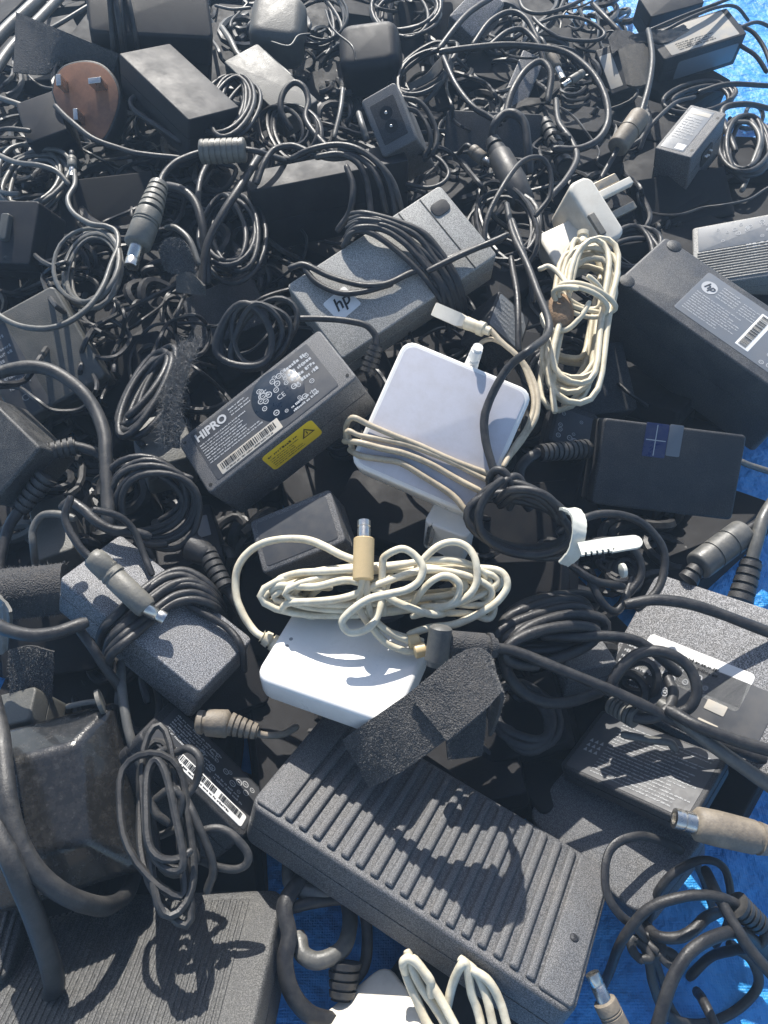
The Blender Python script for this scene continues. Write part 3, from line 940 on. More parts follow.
lettering(MB().print_rows(q[0] + .002, q[1] + .003, q[2] - .002, q[3] - .002, .0005, 7), F, o, 'ink_grey')
wedge = charger('small black charger with a lit edge under the cables, left of the long white sticker',
                [(572, 672), (617, 663), (604, 640), (556, 648)], (.032, .02, .024), .048, 'grain', R=.002)
shade = charger('black charger in deep shade under the wound cable, a ribbed boot beside it',
                [(160, 572), (222, 556), (210, 502), (150, 520)], (.046, .05, .036), .062, 'dark' , R=.003)
obj('sticker', MB().rbox(.008, .017, .0003, R=.0008, e=.0001, x=shade.L * .30, y=shade.W * .1, z=shade.T), 'label_silver', shade.root)
dull = charger('dull grey charger standing deep between cables above the curled strap at the left',
               [(36, 562), (74, 548), (64, 494), (28, 504)], (.024, .05, .036), .062, 'olive', R=.003)
lit = charger('flat grey charger catching the sun at the left edge above the bulky scuffed one',
              [(-46, 742), (34, 716), (30, 690), (-24, 696)], (.046, .02, .026), .060, 'olive', R=.003)
slim = charger('faded grey slim charger leaning under cables at the top, right of the plain black one',
               [(222, 62), (284, 120), (320, 101), (258, 42)], (.080, .036, .022), .104, 'olive', R=.003)
rounded = charger('rounded black wall charger in the shade above the figure-eight socket',
                  [(334, 70), (403, 62), (393, 14), (342, 22)], (.062, .055, .05), .112, 'dark' , R=.014, e=.010, seam=None)
stub = charger('rounded grey plug pack at the top edge, above the slim faded charger',
               [(248, 34), (300, 40), (312, -6), (250, -14)], (.054, .06, .045), .112, 'olive', R=.016, e=.012, seam=None)
tilted = charger('speckled charger tilted at the top edge under the arching cables',
                 [(450, 16), (472, 38), (506, 4), (480, -20)], (.034, .052, .034), .092, 'coarse', R=.002)
sliver = charger('narrow speckled charger glimpsed through the large cable loop',
                 [(501, 104), (522, 112), (546, 62), (522, 46)], (.024, .065, .030), .056, 'coarse', R=.002)
stickered = charger('black charger with a pale side sticker under the grey felt wraps, top right',
                    [(611, 96), (640, 84), (622, 40), (596, 50)], (.030, .056, .036), .058, 'matte', R=.002)
o, F, q = plate(stickered, -.46, -.40, -.02, .34, 'label_pale')
dark_left = charger('black charger in shade at the left edge above the pale cable loop',
                    [(-40, 264), (32, 262), (36, 204), (-26, 196)], (.072, .058, .036), .092, 'dark' , R=.003)
obj('latch', MB().rbox(.008, .022, .006, R=.002, e=.001, x=dark_left.L * .10, y=dark_left.W * .05, z=dark_left.T - .001), 'olive', dark_left.root)
boxend = charger('small black box charger against the left of the brown-faced plug',
                 [(28, 146), (66, 128), (56, 90), (14, 102)], (.036, .042, .04), .098, 'dark' , R=.002)
white_end = charger('small white charger with a rounded corner cut by the bottom edge',
                    [(294, 1040), (350, 1128), (448, 1046), (388, 955)], (.058, .055, .026), .034, 'aged', R=.008, e=.0025, seam=None)
# dark chargers half sunk in the heap
sunk = [
    ('black charger sunk behind the spec-label charger and the wound coil', [(200, 350), (270, 320), (250, 270), (180, 300)], (.06, .05, .03), .060),
    ('black charger sunk under the big cream cable hank', [(560, 420), (640, 410), (620, 340), (550, 350)], (.06, .055, .03), .045),
    ('black charger sunk at the centre under the square white one', [(330, 520), (440, 560), (470, 500), (350, 470)], (.085, .05, .03), .045),
    ('black charger sunk in the shadow left of the white block', [(180, 730), (270, 700), (250, 640), (160, 660)], (.062, .045, .03), .035),
    ('black charger sunk in the shadow right of the wide strap', [(480, 770), (570, 740), (550, 670), (470, 690)], (.055, .045, .03), .022),
    ('black charger deep under the tied black coil', [(460, 640), (560, 640), (560, 560), (470, 560)], (.060, .045, .03), .030),
    ('black charger deep behind the large cable loop', [(440, 180), (540, 190), (540, 110), (450, 110)], (.085, .06, .03), .050),
    ('black charger deep in the heap above the metal tipped grey plug', [(60, 250), (160, 240), (150, 170), (60, 180)], (.085, .06, .03), .060),
    ('black charger deep under the frayed strap', [(90, 420), (170, 400), (160, 330), (80, 345)], (.062, .055, .03), .050),
    ('black charger deep at the top between the plug pack and the arching cables', [(400, 60), (460, 60), (450, 0), (400, 0)], (.06, .06, .03), .060),
    ('black charger deep in shade under the scuffed strap roll at the left', [(0, 680), (100, 670), (90, 600), (0, 610)], (.065, .045, .03), .040),
    ('black charger in shade below the small box with the white square', [(640, 230), (740, 215), (720, 165), (640, 180)], (.095, .05, .028), .028),
]
for lab, cs, dm, zz in sunk:
    charger(lab, cs, dm, zz, random.choice(['matte', 'deep', 'deep']))

def buried(px, py, z, yaw, dims):
    """charger deep in the heap that only shows as a dark scrap"""
    R = rot(yaw, RNG.normal(0, .15), RNG.normal(0, .15))
    b = Box(); b.L, b.W, b.T = dims
    b.M = np.eye(4); b.M[:3, :3] = R; b.M[:3, 3] = P(px, py, z) - R @ np.array([0, 0, b.T])
    b.root = empty('laptop_charger', b.M, 'black charger buried deep in the heap, only a dark scrap of it showing', 'charger', 'chargers buried in the heap')
    obj('body', MB().rbox(b.L, b.W, b.T, .004, .0014, seam=.5), 'deep', b.root)
for gx in np.arange(-.62, .63, .082):
    for gy in np.arange(.02, 1.28, .072):
        q_ = pix(np.array([[gx, gy, .02]]))[0]
        if not (-70 < q_[0] < 820 and -75 < q_[1] < 1060): continue
        x_, y_ = q_
        if (x_ > 545 and y_ < 45) or (x_ > 695 and y_ < 120) or (x_ > 725 and y_ < 215) or (y_ > 815 and x_ > 575) or (225 < x_ < 440 and y_ > 800) or (x_ > 675 and 440 < y_ < 670) or (x_ > 670 and y_ > 740): continue
        far = max(0.0, min(1.0, (620 - y_) / 500)) * (1.0 if x_ < 580 else .45)
        buried(x_ + RNG.normal(0, 5), y_ + RNG.normal(0, 5), RNG.uniform(-.006, .012) + .042 * far, RNG.uniform(0, 3.1), (RNG.uniform(.095, .12), RNG.uniform(.06, .078), .030))
# ================================================================== cables that belong to a charger
def ob(b, pts, d, k=6):
    return spline([on(b, x, y, d if len(q) == 0 else q[0]) for x, y, *q in pts], k)
def cpart(b, pts, r, m='rubber', name='cable', n=8):
    return obj(name, tube(pts, r, n), m, b.root, world=True)
def jn(*seg):
    return spline(np.concatenate(seg), 3)

# the charger wound with its own cable
rgw = np.random.default_rng(6)
for i in range(6):
    ox, oy = 1.5 * i + rgw.normal(0, 1.5), 8.2 * i + rgw.normal(0, 1.6)
    if i == 5: ox, oy = ox - 3, oy - 24
    cpart(wound, ob(wound, [(222 + ox * .3, 606 + oy * .3, -.022), (214 + ox * .4, 592 + oy * .5, .001), (203 + ox * .6, 578 + oy * .75, .0065), (186 + ox, 568 + oy * .95, .0075), (168 + ox, 570 + oy, .0062), (150 + ox, 582 + oy, .005),
                             (132 + ox, 597 + oy, .0046), (115 + ox, 612 + oy, .003), (104 + ox, 624 + oy, -.006), (100 + ox, 642 + oy * .9, -.026)], .004), .0034, name='cable_wrap')
cpart(wound, ob(wound, [(96, 510, .02), (118, 516, .018), (133, 530, .012), (143, 553, .006), (152, 573, .004)], .004), .0028)
cpart(wound, ob(wound, [(190, 606, .004), (207, 615, .004), (228, 628, .004), (240, 645, .004), (243, 668, -.01)], .004), .0028)
cpart(wound, ob(wound, [(70, 500, .03), (66, 520, .025), (80, 545, .022), (95, 561, .020)], .02), .0030)
q0, q1, q2, q3 = on(wound, 92, 556, .018), on(wound, 117, 578, .016), on(wound, 147, 609, .013), on(wound, 163, 618, .011)
pl = plug_body(wound.root, q0, q2, .0064)
boot(pl, q0 + (q0 - q1) * .02, q1, .0050, .0066, 'conn_grey', 4)
tip(pl, q2 - (q3 - q2) * .1, q3 + (q3 - q2) * .1, .0036)

# grained charger: draped bundle
rgh = np.random.default_rng(2)
for i in range(8):
    o1 = i * 4.6 + rgh.normal(0, 2.2); o2 = i * 5.2 + rgh.normal(0, 3); o3 = i * 4.4 + rgh.normal(0, 2.5)
    cpart(hp, ob(hp, [(345 + o1 * .25, 244 - o1 * .9, .002), (354 + o1 * .4, 232 - o1 * .55, .007 + .001 * (i % 3)), (372 + o2 * .7, 232 - o2 * .28, .008), (394 + o2 * .8, 246 - o2 * .35, .006 + .0012 * (i % 2)), (416 + o3 * .8, 266 - o3 * .4, .005),
                      (434 + o3 * .7, 288 - o3 * .35, .002), (445 + o1 * .55, 308 - o1 * .3, -.008), (449 + o1 * .5, 328 - o1 * .3, -.025)], .004), .0030, name='cable_wrap')
cpart(hp, ob(hp, [(291, 268, .003), (305, 265, .004), (330, 277), (360, 286), (385, 284), (410, 272), (440, 262), (470, 250, .006), (500, 240, .010)], .004), .0031)
cpart(hp, ob(hp, [(306, 271, .003), (318, 284), (340, 293), (362, 292), (390, 285)], .0035), .0029)
cpart(hp, ob(hp, [(430, 270, .012), (455, 258, .012), (480, 246, .012), (505, 235, .012)], .01), .0030)
# spec label charger: strain relief and lead
q0, q1 = P(368, 372, .105), P(377, 345, .118)
boot(hipro.root, q0, q1, .0058, .0048, n=5)
cpart(hipro, path([(377, 346, .118), (376, 335, .122), (365, 325, .126), (345, 320, .128), (320, 319, .128), (292, 320, .128)]), .0029)

# square white charger
def ap(pts, d, k=6): return ob(apple, pts, d, k)
for k_, pts in enumerate((
        [(346, 437, -.012), (347, 425, -.004), (354, 418, .003), (370, 425), (395, 436), (420, 446), (445, 457), (470, 467), (492, 475, .004)],
        [(352, 447, -.006), (348, 432, .001), (360, 436, .003), (385, 440), (410, 446), (440, 458), (466, 470), (490, 481, .004)],
        [(350, 450, -.01), (360, 455, .002), (380, 458, .003), (400, 462), (420, 474), (440, 487), (455, 498), (466, 510, .004)],
        [(345, 441, -.008), (357, 442, .004), (380, 448, .005), (405, 454), (430, 464), (455, 478), (478, 490, .005)])):
    cpart(apple, ap(pts, .0028), .0026, 'cream_dirty', 'cable_wrap')
pa, pb = on(apple, 471, 366, -.012), on(apple, 478, 347, .004)
boot(apple.root, pa, pb, .0045, .0036, 'white', 2)
cpart(apple, path([(478, 348, .117), (483, 341, .119), (495, 340, .12), (510, 348, .12), (522, 362, .118), (530, 380, .115), (534, 402, .112), (528, 425, .108), (516, 445, .105), (505, 465, .104)]), .0023, 'cream_dirty')
cpart(apple, path([(488, 329, .126), (500, 340, .124), (514, 352, .122), (527, 368, .118), (537, 392, .114), (536, 415, .110), (524, 436, .106), (508, 458, .103)]), .0025, 'cream_dirty')
q0, q1, q2 = P(436, 310, .122), P(466, 323, .125), P(490, 332, .126)
mg = obj('connector', prof_sweep(q0, q1, [(0, .0052), (.04, 0.0064), (.85, 0.0064), (.9, .0056), (1, .004)], 4), 'aged', apple.root, world=True)
obj('strain_relief', prof_sweep(q1, q2, [(0, .0045), (.5, .004), (.52, .0048), (.75, .0048), (.77, .003), (1, .0026)], 14), 'cream', mg, world=True)

# white block: pale lead arching over the top
bo_ = boot(block.root, P(277, 645, .062), P(262, 636, .066), .0052, .0042, 'offwhite', 2)
cpart(block, path([(264, 637, .066), (254, 630, .066), (243, 615, .068), (236, 595, .072), (237, 573, .078), (247, 555, .084), (263, 544, .09), (283, 539, .095), (305, 540, .10), (326, 547, .104), (343, 556, .106), (358, 563, .106)]), .0030, 'offwhite')
cpart(block, coil((390, 590), (8, 20), (98, -8), .088, 10, hu=-.006, jit=.25, dh=.020, seed=14, drift=(20, -4), start=1.6), .0028, 'offwhite', 'cable_hank')
cpart(block, path([(383, 612, .095), (382, 590, .104), (382, 567, .112), (386, 555, .116), (400, 549, .119), (415, 555, .118), (423, 567, .116), (421, 581, .113), (408, 590, .111), (388, 594, .112), (368, 600, .112), (350, 611, .108),
                       (342, 623, .103), (350, 632, .1), (365, 629, .1), (376, 618, .101), (382, 600, .102), (390, 575, .1)]), .0028, 'offwhite')
cpart(block, path([(415, 572, .105), (427, 556, .110), (441, 544, .113), (455, 541, .113), (468, 548, .112), (476, 562, .110), (477, 580, .106), (468, 595, .102), (450, 605, .098), (425, 606, .094)]), .0028, 'offwhite')
cpart(block, path([(470, 566, .098), (492, 568, .1), (506, 576, .1), (507, 588, .098), (498, 602, .095), (478, 614, .092), (455, 624, .09), (432, 628, .088), (410, 634, .088)]), .0028, 'offwhite')
cpart(block, path([(440, 612, .092), (470, 612, .088), (490, 618, .085), (494, 606, .085), (480, 596, .088), (455, 590, .09)]), .0028, 'offwhite')
for pts in ([(330, 588, .07), (290, 584, .088), (279, 580, .094), (300, 573, .1), (335, 571, .106), (385, 568, .108), (430, 560, .108), (462, 562, .106), (484, 574, .1), (478, 590, .09)],
            [(300, 596, .08), (274, 592, .09), (280, 586, .095), (312, 586, .102), (345, 580, .106), (372, 588, .106), (400, 604, .102), (432, 614, .096), (452, 610, .086)],
            [(310, 616, .08), (284, 610, .088), (288, 602, .094), (318, 600, .101), (350, 596, .105), (385, 583, .108), (424, 570, .108), (462, 574, .104), (490, 588, .098), (486, 604, .092), (458, 604, .09), (430, 598, .088)],
            [(412, 606, .09), (426, 586, .104), (444, 576, .108), (459, 584, .106), (456, 600, .1), (438, 610, .095), (414, 616, .09)]):
    cpart(block, path(pts), .0028, 'offwhite', 'cable_hank')
q0, q1, q2 = P(364, 521, .122), P(364, 538, .120), P(363, 580, .112)
mc = obj('plug', prof_sweep(q2, q1, [(0, .0048), (.02, .0056), (.98, .0056), (1, .005)], 20), 'tan', block.root, world=True)
tip(mc, q1, q0, .0036)
cpart(block, path([(362, 578, .112), (360, 595, .106), (362, 612, .1), (371, 628, .095), (386, 642, .09), (405, 650, .088), (418, 652, .086)]), .0026, 'cream')
cpart(block, path([(367, 580, .110), (368, 600, .104), (374, 618, .098), (388, 632, .093), (408, 640, .09), (420, 642, .088)]), .0026, 'cream')
for (x_, y_) in ((414, 644), (420, 653)):
    obj('collar', prof_sweep(P(x_ - 6, y_ - 1, .089), P(x_ + 6, y_ - 4, .089), [(0, .0028), (.1, .0038), (.9, .0038), (1, .0028)], 12), 'tan', block.root, world=True)

# charger on its side: looped leads
for pts in ([(258, 182, .13), (264, 164, .136), (275, 150, .14), (292, 146, .142), (312, 154, .14), (332, 158, .138), (352, 156, .136)],
            [(292, 158, .138), (312, 149, .144), (335, 145, .146), (356, 149, .146), (375, 160, .142), (390, 178, .134), (399, 198, .124), (404, 222, .108)],
            [(318, 157, .14), (340, 154, .142), (357, 162, .14), (366, 180, .132), (370, 205, .120), (371, 232, .108)],
            [(330, 155, .141), (352, 155, .142), (370, 166, .139), (380, 186, .130), (386, 210, .116)],
            [(347, 168, .139), (352, 182, .134), (352, 200, .126), (347, 216, .116), (338, 230, .108)],
            [(340, 150, .143), (362, 152, .143), (380, 166, .139), (392, 190, .128), (396, 220, .112)]):
    cpart(upright, path(pts), .0033)
# wound one, top left
cpart(wrapped, wrap(wrapped, -.22, 4, .024, gap=.0036, jit=.21, seed=6), .0034, name='cable_wrap')
# plain one: coil round the right end and a boot
cpart(plain, coil((231, 105), (20, -2), (-6, 36), .118, 5, hu=.004, jit=.19, drift=(26, 6), seed=12), .0031, name='cable_wrap')
boot(plain.root, P(152, 90, .118), P(136, 96, .122), .0055, .0048, 'rubber_grey', 3)
cpart(plain, path([(138, 95, .122), (131, 101, .12), (134, 110, .117), (146, 119, .114), (160, 128, .112), (180, 141, .108)]), .0036)
# figure eight one
for pts in ([(404, 98, .142), (418, 102, .14), (430, 115, .134), (437, 132, .126), (434, 150, .118), (425, 160, .110)],
            [(404, 108, .14), (418, 112, .136), (428, 126, .13), (431, 142, .122), (424, 156, .114)]):
    cpart(socket, path(pts), .0030)
cpart(socket, path([(414, 154, .112), (428, 154, .114), (442, 161, .114), (449, 172, .112), (444, 182, .110), (428, 187, .108), (408, 184, .106)]), .0024)
# left edge charger: ribbed boot and cable
boot(edge_ch.root, P(47, 476, .088), P(20, 510, .076), .0072, .0055, n=6)
cpart(edge_ch, path([(21, 508, .077), (10, 525, .072), (3, 548, .068), (0, 572, .064), (8, 595, .06)]), .0045)
boot(edge_ch.root, P(46, 452, .092), P(76, 446, .09), .0052, 0.0064, n=5, name='strain_relief')
cpart(edge_ch, path([(74, 446, .09), (90, 450, .087), (102, 456, .084), (118, 470, .08)]), .0046)
# tablet charger: bent ribbed boot and loop
cpart(slab, path([(590, 447, .066), (575, 449, .072), (558, 450, .077), (540, 452, .08), (527, 459, .08), (519, 472, .076), (521, 490, .068), (528, 506, .06)]), .0049)
boot(slab.root, P(586, 449, .067), P(538, 453, .080), .0068, .0058, n=10)
cpart(slab, path([(742, 462, .052), (755, 467, .046), (775, 474, .04)]), .0032, 'rubber_grey')
# sunken boot beside the shaded charger
boot(shade.root, P(206, 552, .066), P(226, 590, .062), .0062, .0055, n=6)
obj('plug', MB().loft_path(P(190, 546, .066), P(208, 556, .066), np.array([0, .1, .8, 1]), np.array([.006, .0085, .0075, .006]), 14), 'rubber_dull', shade.root, world=True)
cpart(shade, path([(226, 588, .062), (236, 605, .058), (246, 625, .05)]), .0036)
# big one: thick cables
for pts, r_ in (([(-8, 700, .085), (0, 735, .094), (4, 770, .097), (8, 803, .097), (18, 840, .092), (35, 869, .086), (60, 891, .076), (86, 904, .064), (108, 907, .050), (126, 894, .034), (136, 872, .012)], 0.0064),
                ([(-14, 800, .094), (-2, 836, .096), (14, 868, .092), (30, 905, .078), (43, 942, .060), (52, 972, .046), (54, 990, .034), (46, 1000, .02)], 0.0064)):
    cpart(big, path(pts), r_, 'rubber_dull')
# textured one: bead, boots
bd = bead(textured.root, P(697, 567, .052), P(744, 532, .056), .0095, 'rubber_grey', 2)
boot(textured.root, P(688, 580, .048), P(699, 566, .052), .0066, .0052, n=2)
cpart(textured, path([(742, 534, .056), (756, 524, .056), (775, 512, .054)]), .0046)
boot(textured.root, P(740, 601, .044), P(752, 560, .054), .0080, .0066, n=5)
cpart(textured, path([(752, 562, .054), (757, 540, .060), (763, 520, .064), (775, 500, .066)]), .0056, 'rubber_grey')
cpart(textured, path([(630, 604, .078), (655, 600, .080), (685, 603, .080), (715, 612, .079), (745, 623, .078), (785, 638, .078)]), .0046)
# small white one at the bottom edge: pale hank
for pts in ([(410, 955, .052), (412, 968, .05), (420, 985, .046), (434, 1005, .042), (448, 1030, .04)],
            [(406, 970, .048), (404, 962, .052), (410, 958, .054), (420, 966, .052), (430, 980, .05), (432, 995, .046)],
            [(405, 972, .046), (412, 990, .044), (424, 1010, .04), (436, 1035, .038)],
            [(414, 960, .053), (424, 975, .05), (440, 998, .047), (458, 1030, .045)],
            [(446, 1015, .04), (452, 985, .048), (460, 966, .056), (466, 964, .056), (471, 990, .05), (478, 1010, .046), (484, 1035, .044)],
            [(462, 962, .056), (474, 974, .054), (485, 995, .05), (494, 1030, .046)],
            [(474, 972, .056), (488, 982, .054), (500, 1002, .05), (510, 1035, .046)]):
    cpart(white_end, path(pts), .0028, 'offwhite', 'cable_hank')
# top right ones
cpart(boxy, path([(694, 97, .062), (676, 102, .066), (660, 116, .066), (648, 130, .062), (640, 148, .055)]), .0028)
cpart(worn, path([(650, 30, .07), (690, 14, .078), (720, 2, .082), (745, -8, .08)]), .0028)
cpart(worn, path([(645, 42, .068), (680, 22, .08), (715, 8, .082), (735, 6, .078), (748, 20, .06)]), .0026)
for pts in ([(735, 25, .06), (752, 32, .058), (764, 48, .05), (772, 70, .04)], [(740, 45, .052), (754, 55, .046), (766, 72, .036)], [(738, 28, .062), (757, 22, .06), (775, 30, .05)]):
    cpart(worn, path(pts), .0034)

# ================================================================== cables that lie loose
def lc(label, pts, r, m='rubber', **k): return lone_cable(label, path(pts), r, m, **k)
lc('thick black cable arching beside the worn grey-faced charger down to the wound one', [(-8, 375, .112), (10, 370, .112), (30, 367, .113), (50, 370, .112), (68, 380, .110), (85, 395, .107), (97, 413, .103), (104, 435, .100), (106, 458, .097), (107, 485, .092), (108, 520, .086)], .0056, 'rubber_dull')
lc('pale grey thin cable curling in a wide loop left of the metal tipped plug', [(74, 172, .112), (75, 185, .114), (68, 199, .114), (74, 213, .114), (90, 224, .114), (106, 227, .114), (116, 233, .113), (118, 246, .112), (112, 264, .110), (104, 285, .108), (90, 305, .106), (70, 321, .104), (48, 329, .103), (25, 327, .102), (5, 319, .101), (-10, 309, .1)], .0028, 'rubber_grey')
lc('thick pale grey cable crossing the very top left corner', [(-14, 52, .10), (8, 28, .104), (30, 8, .106), (60, -22, .106)], .0085, 'rubber_grey')
lc('second thick grey cable just below the one in the top left corner', [(-14, 86, .095), (8, 52, .1), (34, 24, .103), (72, -16, .103)], .0072, 'rubber_grey')
lc('straight thin cable lit along its top, behind the strap at the top left', [(36, 36, .112), (60, 22, .118), (92, 4, .122)], .0034, 'rubber_grey')
lc('black cable drooping below the brown plug face', [(56, 106, .116), (72, 122, .114), (92, 138, .112), (118, 148, .110), (140, 154, .110), (178, 158, .108)], .0033)
lc('thin cable crossing the left edge above the dark shaded charger', [(-8, 152, .1), (14, 161, .104), (38, 165, .106), (56, 171, .104), (68, 184, .098)], .0030, 'rubber_grey')
lc('short cable at the left edge beside the small box charger', [(-10, 95, .1), (6, 100, .102), (24, 106, .1)], .0036, 'rubber_grey')
lc('black cable at the left edge under the small box charger', [(-8, 133, .098), (8, 129, .1), (28, 131, .1)], .0032)
lc('thick black cable sweeping down right of the metal tipped grey plug', [(262, 152, .124), (252, 168, .126), (238, 190, .124), (224, 212, .118), (210, 238, .108), (204, 262, .098), (202, 285, .088)], .0046)
lc('short thick cable arch just right of the metal tipped grey plug', [(168, 186, .118), (182, 190, .120), (195, 202, .118), (202, 222, .112), (206, 250, .100), (207, 280, .088)], .0045)
lc('thin cable standing up between two thick ones in the upper left', [(208, 162, .116), (200, 182, .116), (198, 205, .112), (204, 232, .1)], .0032)
lc('small cable arch above the fuzzy strap lump', [(168, 228, .112), (178, 228, .114), (190, 240, .112), (198, 262, .104)], .0033, 'rubber_grey')
lc('loop of black cable standing above the charger that lies on its side', [(290, 128, .108), (281, 110, .118), (284, 92, .126), (294, 83, .13), (304, 88, .128), (308, 102, .122), (306, 120, .116), (320, 140, .112), (332, 152, .11)], .0037)
lc('big black cable loop circling the gap above the white mains plug', [(442, 52, .112), (468, 48, .114), (505, 45, .115), (540, 47, .114), (568, 54, .112), (592, 73, .108), (605, 97, .102), (608, 120, .096), (599, 139, .092), (580, 149, .09), (556, 149, .09)], .0044)
lc('black cable running down from the knot of the large loop', [(444, 58, .112), (456, 85, .108), (472, 106, .104), (490, 117, .1), (500, 124, .098)], .0036)
lc('first black arch to the right of the tied bundle, reaching the top edge', [(440, 48, .108), (452, 32, .114), (468, 14, .118), (488, 0, .118), (510, -12, .114)], .0042)
lc('second black arch below the one reaching the top edge', [(474, 44, .106), (490, 22, .113), (510, 12, .116), (526, 19, .114), (538, 40, .106)], .0040)
lc('lowest black arch over the large cable loop', [(490, 46, .108), (508, 32, .113), (524, 30, .113), (538, 44, .109), (544, 62, .1)], .0040)
lc('black arch inside the large cable loop', [(505, 118, .085), (512, 92, .096), (526, 70, .104), (541, 62, .106), (551, 74, .102), (548, 100, .09)], .0045)
lc('flat oval of thin black cable at the top beside the tarp', [(540, 22, .086), (560, 16, .088), (585, 20, .086), (604, 32, .082), (598, 40, .08), (578, 41, .08), (558, 37, .082), (544, 28, .086), (534, 18, .086)], .0030)
lc('thin black cable crossing the top edge above the flat oval', [(518, -6, .088), (524, 9, .088), (542, 13, .088), (568, 6, .088), (592, -6, .086)], .0032)
lc('kinked black cable below the large loop, left of the white mains plug', [(556, 100, .088), (559, 122, .09), (571, 140, .09), (577, 158, .09), (566, 180, .09), (550, 197, .088)], .0040)
lc('short cable with lit top at the top edge left of the tarp', [(592, 4, .07), (604, 16, .074), (618, 30, .07)], .0040)
lc('thin standing loop of black cable left of the white mains plug', [(484, 258, .108), (487, 222, .122), (503, 187, .132), (522, 163, .134), (540, 158, .132), (550, 170, .126), (550, 196, .114), (536, 215, .106)], .0028)
lc('black cable running across the worn pale face of the square white charger', [(506, 205, .110), (513, 232, .116), (526, 262, .120), (538, 292, .122), (549, 320, .130), (547, 335, .134), tuple(on(apple, 531, 349, .014)), tuple(on(apple, 511, 366, .009)), tuple(on(apple, 495, 390, .006)), tuple(on(apple, 486, 416, .005)), tuple(on(apple, 485, 440, .006)), tuple(on(apple, 491, 463, .008)), tuple(on(apple, 499, 484, .010))], .0034)
lc('straight black cable hanging down beside the cream cable hank', [(512, 258, .112), (516, 285, .114), (518, 315, .112), (519, 348, .104)], .0030)
lc('thin cable just right of the straight hanging one', [(513, 220, .116), (522, 246, .116), (530, 275, .112), (533, 300, .104)], .0028)
lc('thick black cable stub in the shade left of the wound charger', [(-8, 622, .094), (8, 630, .098), (32, 635, .100), (58, 632, .1), (82, 624, .098)], .0050)
lc('thin cable hanging down below the cable stub at the left', [(81, 631, .092), (94, 650, .088), (108, 672, .078), (120, 690, .068)], .0034)
lc('thin cable dropping towards the printed charger in the shade', [(121, 665, .07), (123, 700, .07), (129, 735, .068), (142, 765, .06)], .0034, 'rubber_grey')
lc('short thin cable with lit edge under the wound charger', [(148, 700, .05), (144, 675, .052), (155, 655, .052), (180, 648, .05)], .0030)
lc('black cable crossing the shade towards the long white sticker', [(546, 636, .078), (575, 637, .08), (608, 636, .08), (635, 641, .078), (655, 653, .074), (676, 672, .066)], .0040)
lc('black cable drooping in the shade right of the wide strap', [(503, 655, .072), (509, 676, .068), (524, 693, .062), (545, 702, .058), (568, 702, .054), (600, 692, .05)], .0044)
r_ = cable_thing('power_cable', 'black cable loop on the speckled charger with the sticker, ending in a ribbed boot',
                 path([(608, 690, .072), (618, 672, .078), (633, 657, .082), (652, 651, .084), (673, 655, .084), (690, 669, .081), (697, 690, .077), (690, 708, .072), (674, 716, .068)]), .0042, group='loose cables on the pile')
obj('cable', tube(path([(668, 678, .066), (673, 693, .069), (667, 709, .070), (651, 718, .069), (634, 717, .066)]), .0040), 'rubber', r_, world=True)
boot(r_, P(636, 718, .066), P(610, 704, .058), .0060, .0052, 'rubber_grey', 6)
lc('black cable leaving the bottom of the speckled charger to the right edge', [(672, 712, .074), (700, 727, .078), (735, 740, .078), (790, 756, .078)], .0044)
lc('lower of two thick cables running out past the right edge', [(664, 706, .068), (690, 727, .072), (722, 752, .070), (790, 800, .064)], .0050, 'rubber_grey')
lc('thin cable over the printed strip of the shaded charger', [(626, 735, .054), (646, 739, .056), (668, 742, .056), (674, 748, .054)], .0030, 'rubber_grey')
lc('thin cable curve at the top edge above the slim grey charger', [(216, 6, .11), (232, 9, .112), (250, 8, .112)], .0022, 'rubber_grey')
lc('thin wire wavering below the rounded grey plug pack', [(272, 42, .106), (290, 46, .107), (298, 36, .108), (310, 34, .107)], .0015, 'rubber_grey')
lc('thin wire curving in front of the rounded black wall charger', [(326, 10, .116), (334, 30, .12), (352, 46, .12), (356, 60, .114)], .0015)
lc('thick cable lying along the slim faded charger', [(222, 28, .112), (230, 40, .116), (238, 55, .114), (252, 68, .112)], .0044, 'rubber_grey')
lc('black cable resting along the middle of the slim faded charger', [(264, 52, .114), (276, 64, .114), (290, 76, .112)], .0034)
lc('short pale cable end standing left of the figure-eight socket', [(334, 136, .098), (340, 112, .106), (343, 90, .112)], .0030, 'rubber_grey')
lc('stubby lit cable end beside the figure-eight socket', [(359, 114, .108), (362, 126, .106), (366, 138, .1)], .0040, 'rubber_grey')
lc('cable arch at the left above the metal tipped plug of the wound charger', [(52, 590, .03), (38, 570, .060), (34, 548, .078), (33, 530, .084), (42, 516, .088), (58, 514, .09), (72, 518, .09)], .0036, 'rubber_grey')
lc('black cable bending over the wound charger from the thick arching cable', [(64, 506, .100), (72, 502, .102), (84, 510, .102), (96, 522, .1), (112, 530, .097), (132, 532, .094), (146, 536, .09)], .0040)
lc('black cable along the top of the coil left of the spec-label charger', [(115, 475, .092), (122, 469, .094), (140, 467, .096), (165, 470, .096), (190, 477, .094)], .0028)
lc('long thin cable crossing the tarp at the right edge', [(700, 92, .04), (730, 84, .045), (775, 86, .04)], .0040)
lc('cable curving beside the small box with the white square', [(742, 190, .03), (752, 165, .04), (760, 140, .045), (752, 124, .045), (738, 122, .045)], .0036, 'rubber_grey')
lc('thick lit cable bend near the right edge below the tarp gap', [(775, 110, .035), (745, 104, .045), (722, 112, .045), (735, 150, .04)], .0045)

